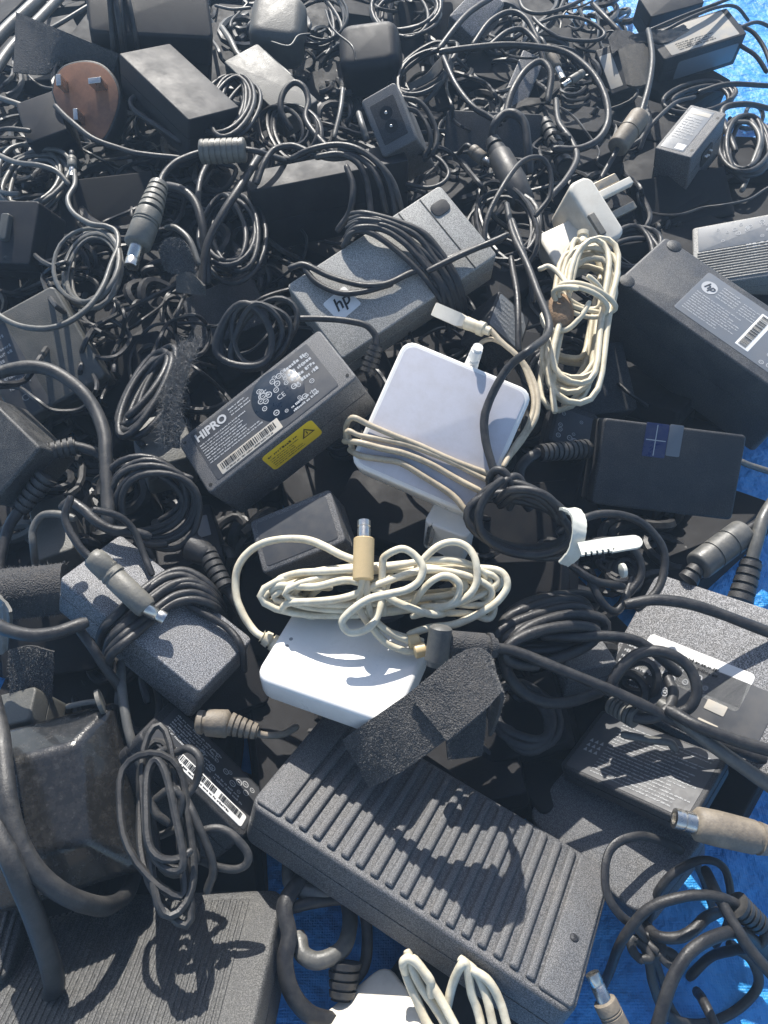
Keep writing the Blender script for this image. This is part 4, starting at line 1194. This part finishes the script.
# cable with bead and metal tipped plug, upper left
r_ = cable_thing('power_cable', 'dusty grey plug with metal tip and ribbed bead on a black cable, upper left',
                 path([(159, 187, .132), (163, 176, .134), (174, 164, .136), (188, 156, .137), (202, 152, .137)]), .0034, group='loose cables on the pile')
bead(r_, P(200, 152, .137), P(246, 150, .138), .0094, 'conn_grey', 7)
obj('cable', tube(path([(244, 150, .138), (258, 152, .136), (272, 156, .13), (284, 160, .122)]), .0034), 'rubber', r_, world=True)
q0, q1, q2, q3 = P(159, 185, .132), P(150, 212, .127), P(137, 246, .118), P(131, 267, .112)
pl = plug_body(r_, q1, q2, .0100); boot(pl, q0, q1 + (q2 - q1) * .04, .0072, .0098, 'conn_grey', 5)
tip(pl, q2, q3, .0052)
# felt/bead cable top right
r_ = cable_thing('power_cable', 'black cable with a dusty cylindrical bead, left of the small box with the white square',
                 path([(648, 30, .088), (650, 40, .09), (652, 60, .09), (648, 88, .085), (641, 114, .078)]), .0042, group='loose cables on the pile')
bead(r_, P(640, 116, .078), P(617, 148, .066), .0105, 'conn_tan', 1)
obj('cable', tube(path([(617, 148, .066), (610, 162, .060), (600, 180, .055)]), .0034), 'rubber', r_, world=True)
# thick boot and body, centre top
r_ = cable_thing('power_cable', 'thick black cable bent into a round plug body above the standing thin loop',
                 path([(492, 142, .098), (494, 126, .110), (503, 115, .116), (514, 114, .118), (524, 124, .114), (528, 145, .104), (530, 170, .09)]), .0052, group='loose cables on the pile')
boot(r_, P(492, 140, .100), P(500, 156, .094), .0066, .0085, n=2)
obj('plug', prof_sweep(P(498, 152, .095), P(524, 205, .080), [(0, .007), (.08, .0105), (.6, .0125), (.95, .011), (1, .008)], 18), 'rubber_dull', r_, world=True)
obj('plug', prof_sweep(P(545, 122, .074), P(566, 168, .066), boot_prof(.0065, .0085, 7)), 'rubber_dull', r_, world=True)
# tan plug in the shade
r_ = cable_thing('power_cable', 'dusty tan plug with ribbed boot resting on the printed charger in the shade',
                 path([(254, 731, .058), (268, 735, .055), (284, 733, .05), (296, 728, .045)]), .0026, 'conn_tan', group='loose cables on the pile')
q0, q1, q2 = P(197, 722, .060), P(230, 724, .060), P(258, 732, .058)
pl = obj('plug', prof_sweep(q0, q1, [(0, .005), (.05, 0.0064), (.2, 0.0064), (.22, .0055), (.3, .0055), (.32, .0072), (.9, .0075), (1, .0055)], 18), 'conn_tan', r_, world=True)
boot(pl, q1, q2, 0.0064, .0042, 'conn_tan', 5)
# black L plug by the strap
r_ = cable_thing('power_cable', 'black right-angle plug and cable running diagonally under the loop on the right',
                 path([(497, 648, .090), (515, 652, .088), (545, 663, .085), (580, 677, .081), (612, 690, .078), (645, 706, .073), (680, 724, .068), (730, 747, .064), (780, 765, .06)]), .0041, group='loose cables on the pile')
q0, q1 = P(441, 626, .106), P(436, 666, .092)
pl = obj('plug', prof_sweep(q0, q1, [(0, .0045), (.05, .0060), (.85, .0064), (.87, .0054), (1, .0050)], 20), 'rubber_grey', r_, world=True)
obj('strain_relief', prof_sweep(P(446, 644, .096), P(496, 648, .090), [(0, .0065), (.1, .0074), (.75, .0074), (.76, .0064), (.82, .0064), (.83, .0078), (.9, .0078), (.91, .006), (1, .0052)], 18), 'velcro', pl, world=True)
# right tan barrel plug
r_ = cable_thing('power_cable', 'dusty barrel plug with hollow metal tip at the right edge, over the tarp',
                 path([(766, 840, .058), (785, 846, .058), (805, 850, .058)]), .0045, group='loose cables on the pile')
pl = obj('plug', prof_sweep(P(694, 823, .066), P(770, 841, .060), [(0, .006), (.05, .0082), (.3, .0086), (.78, .0082), (.79, .0072), (.84, .0072), (.85, .0080), (1, .007)], 20), 'conn_tan', r_, world=True)
tip(pl, P(697, 824, .066), P(674, 818, .067), .0050)
# small tip bottom edge
r_ = cable_thing('power_cable', 'slim grey plug with a small metal tip pointing up at the bottom edge',
                 path([(622, 1030, .036), (630, 1050, .036), (636, 1070, .036)]), .0040, group='loose cables on the pile')
pl = plug_body(r_, P(604, 1000, .044), P(622, 1036, .038), .0056, 'conn_tan')
tip(pl, P(605, 1002, .044), P(592, 973, .048), .0034)
for lab, a_, b_, c_, r0 in (('dusty plug with a bright tip pointing down inside the large black cable loop', (546, 48, .092), (557, 68, .084), (563, 80, .080), .0058),
                            ('pale grey rod-like plug inside the large loop, below the bright tipped one', (583, 73, .084), (570, 81, .082), (562, 86, .080), .0044),
                            ('short pale plug in the dark gap left of the round plug body', (472, 150, .088), (484, 160, .086), (493, 164, .086), .0060),
                            ('small bright connector at the foot of the pale thin cable', (72, 158, .108), (72, 168, .106), (72, 177, .104), .0040)):
    A_, B_, C_ = P(*a_), P(*b_), P(*c_)
    r_ = cable_thing('power_cable', lab, spline([A_ - (B_ - A_) * 1.3 - np.array([0, 0, .02]), A_ - (B_ - A_) * .5, A_ + (B_ - A_) * .1], 6), .0030, group='loose cables on the pile')
    pl = plug_body(r_, A_, B_, r0, 'conn_tan' if r0 > .005 else 'conn_grey'); tip(pl, B_, C_, r0 * .62)
# small pin
r_ = cable_thing('power_cable', 'thin grey stub with a round end collar in the shade above the bulky scuffed charger',
                 path([(70, 706, .07), (84, 704, .07), (98, 701, .07)]), .0021, 'conn_grey', group='loose cables on the pile')
obj('collar', prof_sweep(P(98, 703, .07), P(103, 701, .07), [(0, .004), (.1, .007), (.9, .007), (1, .004)], 16), 'conn_grey', r_, world=True)

# ================================================================== wound hanks and coils of cable
G_CO = 'wound cable coils on the pile'
def ct(label, pts, r, m='rubber', n=7): return cable_thing('cable_coil', label, pts, r, m, 'cable coil', G_CO, n=n)
hank = ct('cream cable hank tied at its waist, below the white mains plug', coil((580, 315), (46, 10), (-14, 76), .098, 13, hu=.0, hv=-.012, jit=.24, waist=.42, seed=21, dh=.030, drift=(10, 0)), .0029, 'cream')
obj('cable_wrap', tube(coil((584, 300), (27, 9), (3, -13), .118, 3, hu=-.004, hv=.010, jit=.21, seed=5, drift=(2, 10)), .0027), 'cream', hank, world=True)
obj('cable_wrap', tube(path([(540, 268, .118), (550, 266, .12), (562, 276, .12), (570, 290, .122)]), .0027), 'cream', hank, world=True)
obj('cable_wrap', tube(path([(545, 312, .104), (542, 318, .104), (548, 328, .106), (566, 330, .11), (580, 318, .116), (588, 304, .12)]), .0027), 'cream', hank, world=True)
obj('padding', MB().loft_path(P(559, 298, .112), P(563, 330, .108), np.array([0, .1, .5, .9, 1]), np.array([.003, .0075, .009, .0075, .003]), 14), 'cork', hank, world=True)
tied = ct('knotted black coil held by a white toothed tie, in the middle right', coil((519, 522), (46, 6), (-7, -34), .100, 5, hv=.012, jit=.25, dh=.022, seed=31), .0034)
for pts in ([(492, 494, .104), (490, 478, .112), (497, 470, .118), (506, 474, .118), (512, 490, .112), (510, 506, .1)], [(500, 500, .11), (506, 482, .116), (516, 476, .116), (524, 488, .112)],
            [(497, 500, .112), (510, 490, .122), (530, 488, .126), (546, 496, .124), (557, 508, .118), (565, 522, .11)],
            [(500, 505, .108), (515, 494, .120), (533, 494, .122), (548, 504, .118), (560, 520, .11)]):
    obj('cable', tube(path(pts), .0034), 'rubber', tied, world=True)
for pts in ([(560, 532, .096), (575, 522, .1), (598, 514, .098), (622, 515, .094), (645, 526, .088), (660, 547, .08), (664, 570, .074), (657, 590, .07), (640, 608, .066)],
            [(575, 545, .09), (600, 540, .09), (622, 542, .086), (636, 555, .08), (640, 575, .074), (630, 592, .07)],
            [(565, 560, .086), (585, 575, .084), (600, 582, .08), (622, 586, .076)],
            [(590, 580, .08), (600, 600, .076), (615, 612, .07), (625, 600, .07), (632, 580, .07)]):
    obj('cable', tube(path(pts), .0032), 'rubber', tied, world=True)
ct('thick black cable wound in the shade below the tied knotted coil', coil((553, 626), (46, -7), (-3, 17), .074, 7, hu=-.004, hv=-.006, jit=.19, drift=(4, 40), dh=.016, seed=41), .0043)
ct('twisted dark cord hank at the bottom left above the flat ridged charger', coil((166, 818), (38, 4), (8, 66), .072, 9, jit=.42, waist=.5, seed=52, dh=.028, start=1), .0026, 'rubber_dull')
g_ = ct('loop of the dark cord reaching right over the printed charger', path([(196, 832, .072), (214, 830, .074), (232, 835, .073), (245, 848, .07), (246, 862, .067), (234, 870, .066), (214, 868, .066), (200, 860, .066)]), .0027, 'rubber_dull')
for pts in ([(172, 748, .078), (160, 752, .084), (150, 768, .086), (147, 790, .086), (156, 812, .084), (166, 822, .08)], [(176, 752, .08), (188, 748, .084), (200, 760, .084), (196, 782, .08), (184, 800, .078)],
            [(178, 790, .08), (192, 815, .08), (206, 842, .076), (214, 868, .07), (208, 890, .064)], [(156, 800, .084), (170, 790, .088), (182, 796, .086), (178, 815, .082)]):
    obj('cable', tube(path(pts), .0027), 'rubber_dull', g_, world=True)
ct('black coil lying over the left end of the spec-label charger and the grained one', coil((256, 333), (26, -22), (17, 26), .124, 5, hu=.010, hv=-.01, jit=.22, drift=(26, -4), seed=61), .0031)
obj_ = ct('black coil fanning out left of the spec-label charger front', coil((152, 505), (36, -18), (20, 32), .082, 6, hu=.006, hv=-.016, jit=.21, drift=(22, 16), seed=71), .0028)
ct('black coil behind the frayed strap at the left', coil((150, 392), (22, -16), (-14, 36), .092, 6, hu=.006, jit=.21, drift=(18, 6), seed=81), .0033)
ct('loose thin coil inside the wide pale cable loop', coil((88, 268), (30, -10), (4, 34), .096, 4, hu=.008, jit=.25, seed=91, dh=.015), .0026, 'rubber_grey')
ct('black coil of thin cable left of the grained charger, under thick cables', coil((232, 232), (24, -18), (12, 34), .096, 6, hu=.008, jit=.2, drift=(10, 6), seed=101), .0028)
ct('black coil between the slim faded charger and the one on its side', coil((290, 132), (24, -8), (10, 26), .104, 5, hu=.012, hv=-.006, jit=.22, drift=(18, 8), seed=111), .0030)
tb = ct('tied bundle of black cable right of the rounded wall charger', coil((425, 72), (30, -12), (-6, 22), .094, 5, hu=.008, hv=.004, jit=.23, drift=(8, 10), seed=121), .0033)
ct('black cable coil in the shade behind the white mains plug', coil((505, 225), (26, -14), (16, 34), .080, 5, hu=.01, jit=.2, seed=131), .0030)
ct('coil of black cable right of the white mains plug, behind the biggest brick', coil((632, 252), (28, -6), (6, 20), .066, 5, jit=.25, drift=(12, -4), seed=141), .0032)
ct('black coil at the top edge right of the rounded grey plug pack', coil((320, 22), (26, -8), (8, 26), .094, 5, hu=.008, jit=.24, drift=(10, 4), seed=151), .0024)
ct('black coil among the arches at the top edge', coil((405, 12), (28, -6), (6, 22), .098, 5, hu=.006, jit=.22, seed=161), .0030)
ct('thin coil beside the printed charger and the bulky scuffed one', coil((140, 700), (20, -8), (8, 40), .044, 3, jit=.2, seed=171), .0028)
ct('black coil at the right edge beside the small box with the white square', coil((746, 145), (22, -6), (4, 30), .040, 5, jit=.23, drift=(10, 4), seed=181), .0034)
ct('black coil on the tarp under the worn-label charger', coil((700, 100), (34, -8), (4, 14), .030, 4, jit=.18, seed=191), .0034)
ct('black coil in the shade under the cream cable hank', coil((560, 370), (34, -8), (6, 28), .062, 5, jit=.2, seed=201), .0030)
ct('coil of thin cable at the left edge under the dark shaded charger', coil((30, 180), (36, -8), (4, 24), .074, 5, jit=.25, seed=211), .0030, 'rubber_grey')
ct('black coil right of the wound charger in the shadow', coil((150, 645), (30, 22), (12, 34), .052, 5, jit=.24, drift=(20, 12), seed=221), .0027)
ct('black coil spread in the shade right of the wide strap', coil((520, 715), (30, 6), (4, 32), .036, 4, jit=.2, seed=231), .0032)
# coil on the tarp below the ribbed charger
u_ = ct('thick black cable coil on the tarp, below the ribbed charger', path([(300, 880, .03), (285, 905, .034), (289, 935, .034), (285, 962, .032), (292, 992, .028), (310, 1014, .022), (335, 1022, .016)]), .0056)
for pts, r_ in (([(299, 940, .026), (303, 954, .028), (317, 961, .028), (334, 955, .026), (346, 942, .022), (350, 920, .016), (346, 896, .012)], .0056), ([(283, 910, .030), (310, 903, .03), (335, 899, .026), (356, 900, .022), (366, 920, .018), (366, 960, .012), (352, 985, .01)], .0040),
            ([(290, 860, .02), (292, 885, .026), (320, 893, .028), (350, 888, .02), (370, 880, .014)], .0056), ([(295, 850, .016), (300, 872, .02), (330, 880, .02), (360, 872, .014)], .0056)):
    obj('cable', tube(path(pts), r_), 'rubber_grey' if r_ > .005 else 'rubber', u_, world=True)
boot(u_, P(345, 962, .020), P(342, 1000, .016), .0085, 0.0064, n=4)
# loops bottom right
v_ = ct('springy loops of black cable lying on the tarp, bottom right corner', path([(712, 905, -.02), (704, 880, .0), (694, 862, .022), (680, 851, .036), (662, 842, .042), (640, 836, .046), (618, 842, .048), (606, 862, .048), (606, 890, .046), (619, 914, .042),
      (638, 930, .034), (652, 950, .020), (662, 980, .0), (672, 1010, -.015), (690, 1040, -.02)]), .0031)
for pts, r_ in (([(640, 945, -.01), (650, 918, .018), (660, 892, .036), (675, 871, .044), (695, 861, .046), (715, 863, .044), (728, 876, .040), (731, 900, .030), (726, 925, .012), (715, 945, -.01)], .0031),
            ([(600, 990, -.02), (610, 970, .010), (622, 942, .036), (640, 918, .046), (662, 903, .051), (690, 896, .054), (718, 898, .052), (742, 908, .048), (760, 920, .042), (765, 938, .036), (753, 948, .028), (732, 950, .015), (710, 955, -.005), (690, 975, -.02)], .0035),
            ([(640, 1075, .02), (654, 1035, .040), (664, 1005, .048), (675, 975, .053), (690, 953, .055), (712, 938, .053), (738, 932, .046), (760, 945, .03), (785, 975, .01)], .0041),
            ([(706, 872, .040), (714, 888, .048), (724, 906, .050), (738, 932, .050), (752, 952, .048), (785, 990, .044)], .0037),
            ([(636, 925, .03), (648, 948, .022), (654, 985, .008), (668, 1016, -.01), (700, 1024, -.02), (735, 1010, -.02), (757, 985, -.015), (750, 958, -.005), (730, 945, .004)], .0035),
            ([(645, 925, .02), (658, 936, .030), (678, 938, .034), (692, 931, .036), (706, 918, .034), (720, 912, .02)], .0038),
            ([(696, 992, .0), (704, 1002, .020), (712, 1022, .026), (720, 1050, .026)], .0035)):
    obj('cable', tube(path(pts), r_), 'rubber', v_, world=True)
boot(v_, P(736, 905, .049), P(762, 926, .040), .0068, .0050, n=5)
for (x_, y_) in ((655, 945), (668, 957), (640, 950)):
    obj('cable', tube(coil((x_, y_), (10, 3), (3, 8), .026, 2, jit=.25, seed=x_), .0028), 'rubber_dull', v_, world=True)

# ================================================================== ties, straps, plugs
def flat_tie(label, pts, wid, th, m, teeth=None, group=None):
    p = path(pts, 8)
    t = np.gradient(p, axis=0); t /= np.linalg.norm(t, axis=1)[:, None]
    return p, t
tie = empty('cable_tie', base_at(path([(566, 512, .11), (580, 560, .09)])), 'white toothed plastic tie strapped round the knotted black coil', 'cable tie')
mb, top, nn = ribbon([(553, 510, .114), (562, 508, .122), (571, 514, .126), (573, 530, .124), (569, 550, .116), (559, 563, .106)], [(567, 512, .112), (578, 508, .120), (586, 518, .124), (586, 534, .122), (581, 556, .112), (568, 567, .102)], th=.0014, across=6)
obj('band', mb, 'nylon', tie, world=True)
A0, A1 = P(576, 550, .121), P(642, 541, .122)
ax_ = A1 - A0; LN = np.linalg.norm(ax_); ax_ /= LN
up_ = np.array([0, 0, 1.0]); sd_ = np.cross(up_, ax_); sd_ /= np.linalg.norm(sd_); up_ = np.cross(ax_, sd_)
def tie_pt(u, v, w): return A0 + ax_ * u + sd_ * v + up_ * w
outline = []
hw = .0040
nT = 6
for i in range(nT):
    u0 = LN * .05 + i * LN * .085
    outline += [(u0, -hw), (u0 + LN * .05, -hw), (u0 + LN * .05, -hw * .62), (u0 + LN * .085, -hw * .62)]
outline += [(LN * .50, -hw * 1.15)] + [(LN - hw + hw * math.sin(a), -hw * math.cos(a)) for a in np.linspace(0, math.pi, 8)] + [(LN * .50, hw * 1.15)]
outline += [(LN * .05, hw)]
n_ = len(outline)
V = [tie_pt(u, v, .0008) for u, v in outline] + [tie_pt(u, v, -.0008) for u, v in outline]
Fq = [(i, (i + 1) % n_, n_ + (i + 1) % n_, n_ + i) for i in range(n_)] + [tuple(range(n_))[::-1], tuple(range(n_, 2 * n_))]
obj('toothed_tail', MB().add(V, Fq), 'nylon', tie, world=True, sharp=30)
obj('tip', MB().loft_path(P(620, 571, .086), P(626, 570, .086), np.array([0, .2, .8, 1]), np.array([.002, .0042, .0042, .002]), 10), 'nylon', tie, world=True)

strap('wide black fuzzy strap folded over, bridging the white block and the ribbed charger',
      [(342, 740, .066), (370, 720, .086), (410, 692, .106), (446, 662, .116), (468, 649, .118)], [(370, 788, .060), (404, 770, .086), (446, 738, .110), (483, 710, .118), (501, 690, .116)],
      th=.002, hairs=6500, hl=.0009, second=([(409, 695, .110), (438, 669, .120), (460, 653, .123), (480, 648, .120), (492, 660, .106), (492, 690, .08)], [(447, 741, .114), (470, 722, .121), (489, 706, .122), (502, 692, .118), (503, 706, .09), (492, 736, .06)]))
strap('black fuzzy strap end hanging in the shade behind the wide folded one', [(448, 714, .066), (446, 735, .056), (448, 760, .048)], [(486, 700, .068), (486, 725, .056), (482, 756, .046)], hairs=900, hl=.0013, seed=9)
strap('black fuzzy strap sagging from the top left block to the plain charger', [(16, 12, .142), (46, 24, .146), (80, 38, .146), (118, 54, .140)], [(13, 72, .110), (46, 74, .116), (64, 60, .126), (112, 80, .118)], hairs=1500, hl=.0022, edge=True, seed=12)
strap('frayed fuzzy strap with stray fibres standing between the coil and the spec-label charger', [(184, 342, .118), (174, 372, .118), (164, 404, .112), (162, 446, .100)], [(199, 342, .116), (188, 372, .118), (181, 405, .112), (179, 448, .100)], hairs=2600, hl=.0075, edge=True, seed=15)
strap('fuzzy rolled strap lump below the metal tipped grey plug', [(158, 250, .114), (166, 239, .122), (180, 238, .122), (190, 250, .116), (192, 262, .108)], [(164, 270, .100), (174, 274, .104), (186, 274, .104), (193, 276, .1), (196, 278, .094)], hairs=1800, hl=.002, seed=17)
strap('short brown-grey strap scrap below the fuzzy lump', [(176, 276, .104), (190, 272, .106), (204, 286, .1)], [(176, 292, .096), (190, 294, .096), (206, 296, .092)], hairs=300, hl=.001, m='felt', seed=19)
roll = empty('strap_roll', base_at(path([(8, 596, .07), (64, 588, .07)])), 'rolled black fuzzy strap catching a patch of sun at the left, beside the wound charger', 'strap', 'hook and loop straps on the pile')
pr = path([(2, 594, .070), (30, 592, .072), (66, 588, .070)])
obj('tape', MB().sweep(pr, .0150, 16), 'velcro', roll, world=True)
a_ = np.linspace(0, 2 * np.pi, 20)
grid_ = np.stack([pr + .0150 * (np.array([0, math.cos(t), math.sin(t)])) for t in a_], 1)
obj('fuzz', fuzz(grid_, np.stack([np.tile(np.array([0, math.cos(t), math.sin(t)]), (len(pr), 1)) for t in a_], 1), 1800, .0016, seed=23), 'velcro_hair', roll, world=True)
strap('dark fuzzy strap scrap lying under the thick cable stub at the left', [(8, 650, .076), (30, 646, .078), (54, 652, .074)], [(10, 706, .058), (32, 702, .058), (52, 700, .056)], hairs=1500, hl=.0016, seed=25)
strap('worn smooth strap edge at the far left below the rolled one', [(-8, 590, .090), (2, 600, .094), (10, 612, .094)], [(-8, 650, .070), (0, 655, .07), (8, 650, .072)], hairs=100, hl=.001, m='rubber_grey', seed=26)
strap('grey felt wrap round a cable left of the worn-label charger', [(618, 50, .084), (630, 44, .09), (644, 44, .09), (652, 52, .084)], [(626, 84, .070), (634, 86, .072), (646, 84, .072), (654, 76, .070)], th=.004, hairs=300, hl=.001, m='felt', seed=27)
strap('darker felt wrap above the grey one at the top right', [(608, 38, .078), (616, 30, .084), (632, 32, .084), (640, 40, .08)], [(612, 54, .072), (622, 48, .076), (636, 48, .076), (646, 50, .072)], th=.003, hairs=300, hl=.001, m='velcro', seed=29)
strap('flat grey ribbon tie knotted round the cable bundle below the arches', [(446, 52, .112), (436, 62, .114), (426, 74, .112), (408, 84, .106)], [(448, 58, .108), (440, 72, .108), (428, 82, .106), (410, 90, .102)], th=.001, hairs=20, hl=.0008, m='felt', seed=30)
strap('black rubbery strap knotted on top of the worn-label charger', [(628, 36, .082), (650, 30, .088), (668, 30, .086), (684, 24, .084)], [(634, 46, .076), (652, 42, .080), (668, 42, .08), (690, 30, .078)], th=.003, hairs=30, hl=.0008, m='rubber_dull', seed=32)

# white mains plug adapter
adapter = charger('white adapter block with a three-pin mains plug on it, above the cream cable hank',
                  [(556, 268), (606, 246), (583, 211), (539, 236)], (.050, .044, .026), .098, 'aged', R=.005, e=.002, seam=None, name='plug_adapter', cat='plug', group=None)
hs = Box()
Rm, c, L, W, T, err, info = fit([(604, 246), (626, 232), (589, 173), (568, 186)], .026, .066, .050, .122, .3)
hs.M = np.eye(4); hs.M[:3, :3] = Rm; hs.M[:3, 3] = c - Rm @ np.array([0, 0, T]); hs.L, hs.W, hs.T = L, W, T
mb = MB().rbox(L, W, T, .008, .003); mb.apply(hs.M)
head = obj('plug_head', mb, 'aged', adapter.root, world=True)
def pin(yy, zz, w_, h_, ln, m='pin'):
    q = MB().rbox(ln, w_, h_, .001, .0008, x=L / 2 + ln / 2, y=yy, z=zz).apply(hs.M)
    return obj('pin', q, m, head, world=True)
pin(W * .36, T - .016, .008, .0045, .028); pin(W * .20, T - .013, .0065, .0065, .034, 'aged'); pin(-W * .10, T - .018, .0065, .0042, .030)
obj('latch', MB().rbox(.006, .020, .004, .001, .0008, x=-L / 2 + .004, y=-W * .20, z=T - .002).apply(hs.M), 'conn_grey', head, world=True)
obj('cable_socket', MB().loft_path(P(583, 244, .108), P(583, 232, .112), np.array([0, .3, .35, .6, .65, 1]), np.array([.0042, .0042, .0036, .0036, .0045, .0045]), 14), 'cream', adapter.root, world=True)
obj('cable', tube(path([(583, 246, .108), (576, 240, .112), (572, 250, .114), (572, 270, .114)]), .0027), 'cream', adapter.root, world=True)

flatplug = charger('white plug block with one steel pin, peeking out under the square white charger',
                   [(424, 520), (467, 540), (476, 516), (437, 502)], (.032, .020, .030), .078, 'white', R=.004, e=.0015, seam=None, name='mains_plug', cat='plug', group=None)
obj('pin', MB().sweep([P(433, 522, .070), P(428, 545, .058)], .0026, 4), 'metal', flatplug.root, world=True)

# brown-faced plug
pc = P(88, 101, .116)
n_ = np.array([-.10, -.62, .78]); n_ /= np.linalg.norm(n_)
u_ = np.cross(np.array([0, 1.0, .2]), n_); u_ /= np.linalg.norm(u_); v2 = np.cross(n_, u_)
Mx = np.eye(4); Mx[:3, 0], Mx[:3, 1], Mx[:3, 2], Mx[:3, 3] = u_, v2, n_, pc
plug = empty('mains_plug', Mx, 'round black three-pin mains plug with a brown face turned up, top left', 'plug')
out = [(-38, 12), (-33, 27), (-22, 36), (0, 38), (18, 32), (30, 18), (34, 0), (27, -20), (14, -38), (2, -34), (-22, -16), (-34, 0)]
ctr = spline(np.array([(x * .00092, y * .00098, 0) for x, y in out + out[:1]]), 4)[:-1]
def ringz(s, z): return np.stack([ctr[:, 0] * s, ctr[:, 1] * s, np.full(len(ctr), z)], -1)
obj('body', MB().loft([ringz(.7, -.035), ringz(.92, -.02), ringz(1, -.004), ringz(1, -.001), ringz(.97, 0)]), 'rubber_dull', plug)
obj('face', MB().loft([ringz(.94, 0), ringz(.94, .0006), ringz(.92, .0008)]), 'brown', plug)
for (x_, y_, a, bb) in ((-.020, .014, .0045, .0100), (.014, .010, .0120, .0052), (-.006, -.018, .0042, .0105)):
    obj('pin', MB().rbox(a, bb, .014, .0006, .0005, x=x_, y=y_, z=.0004), 'metal', plug)
# ================================================================== the dark mass of cable under everything
def tangle():
    rg = np.random.default_rng(99)
    mb = MB()
    regions = [  # cx, cy, half-width, half-height px, height range, count
        (60, 170, 80, 60, .03, .085, 22), (60, 280, 80, 60, .03, .075, 14), (170, 150, 90, 60, .04, .095, 22), (180, 280, 90, 60, .03, .085, 26),
        (300, 100, 70, 60, .04, .095, 26), (330, 30, 90, 40, .04, .09, 24), (430, 120, 60, 70, .04, .085, 24), (510, 60, 70, 60, .04, .085, 26),
        (540, 150, 70, 60, .03, .075, 22), (500, 280, 70, 70, .02, .07, 20), (620, 180, 60, 60, .01, .045, 14), (560, 400, 70, 60, .01, .04, 14),
        (120, 440, 110, 60, .02, .07, 26), (60, 560, 70, 60, .02, .055, 16), (200, 560, 80, 60, .02, .055, 14), (130, 660, 110, 60, .01, .04, 20),
        (420, 560, 90, 50, .02, .06, 14), (560, 620, 80, 70, .01, .05, 22), (520, 720, 60, 40, .005, .03, 10), (90, 60, 90, 60, .04, .10, 18), (230, 40, 60, 50, .04, .09, 14),
        (690, 150, 70, 40, .005, .035, 10), (640, 560, 60, 50, .005, .03, 8), (400, 420, 60, 60, .02, .06, 8), (330, 760, 60, 40, .005, .015, 4), (600, 10, 40, 20, .01, .05, 6)]
    for cx, cy, hw, hh, z0, z1, n in regions:
        for _ in range(n):
            x, y = cx + rg.uniform(-hw, hw), cy + rg.uniform(-hh, hh)
            z = rg.uniform(z0, z1) * .8 - .012
            a = rg.uniform(0, math.pi); s = rg.uniform(10, 34)
            pts = coil((x, y), (s * math.cos(a), s * math.sin(a) * .7), (-s * math.sin(a) * rg.uniform(.3, 1), s * math.cos(a) * rg.uniform(.3, .9)), z, rg.uniform(.7, 3.2),
                       hu=rg.uniform(-.012, .012), hv=rg.uniform(-.012, .012), jit=.25, seed=int(rg.integers(1e6)), k=16, dh=rg.uniform(-.01, .012), drift=(rg.uniform(-20, 20), rg.uniform(-20, 20)))
            pts[:, 2] = np.maximum(pts[:, 2], -.024)
            mb.sweep(pts, rg.choice([.0022, .0026, .0030, .0034, .0040]), 6)
    # long wandering runs on top of the far part of the heap
    for _ in range(150):
        x, y = rg.uniform(-10, 640), rg.uniform(-20, 400)
        if y > 330 and x > 300: continue
        a = rg.uniform(0, 2 * math.pi); z = rg.uniform(.05, .085) * (1 if x < 560 else .6)
        pts = [(x, y, z - .03)]
        turn = rg.normal(0, .5)
        for s in range(int(rg.integers(4, 10))):
            turn = turn * .7 + rg.normal(0, .45); a += turn
            st = rg.uniform(16, 30) * (.7 + y / 900)
            x += st * math.cos(a); y += st * math.sin(a) * .75
            pts.append((x, y, z + rg.normal(0, .008)))
        pts.append((x + 8, y + 6, z - .035))
        pts = [p if abs(p[0]) > 4 or abs(p[1]) > 4 else (5.0, p[1], p[2]) for p in pts]
        mb.sweep(path(pts, 6), rg.choice([.0013, .0016, .0019, .0023]), 6)
    o = obj('cable_tangle', mb, 'rubber')
    o['kind'] = 'stuff'; o['label'] = 'dark mass of tangled black cables filling the gaps between the chargers'; o['category'] = 'cables'
tangle()

# ================================================================== haze volume added to imitate lens veil
def haze(density):
    m = bpy.data.materials.new('lens_veil_volume')
    m.use_nodes = True
    t = m.node_tree
    t.nodes.remove(t.nodes['Principled BSDF'])
    v = t.nodes.new('ShaderNodeVolumePrincipled')
    v.inputs['Color'].default_value = (0.52, 0.74, 1.0, 1)
    v.inputs['Density'].default_value = density
    v.inputs['Anisotropy'].default_value = 0.0
    t.links.new(v.outputs[0], t.nodes['Material Output'].inputs['Volume'])
    x0, x1, y0, y1, z0, z1 = -70, 70, -70, 70, -1.06, .60
    V = [(x, y, z) for z in (z0, z1) for x, y in ((x0, y0), (x1, y0), (x1, y1), (x0, y1))]
    o = obj('haze', MB().add(V, [(3, 2, 1, 0), (4, 5, 6, 7), (0, 1, 5, 4), (1, 2, 6, 5), (2, 3, 7, 6), (3, 0, 4, 7)]), m)
    o['kind'] = 'stuff'; o['label'] = 'faint bluish haze volume added to imitate lens veil'
haze(0.046)
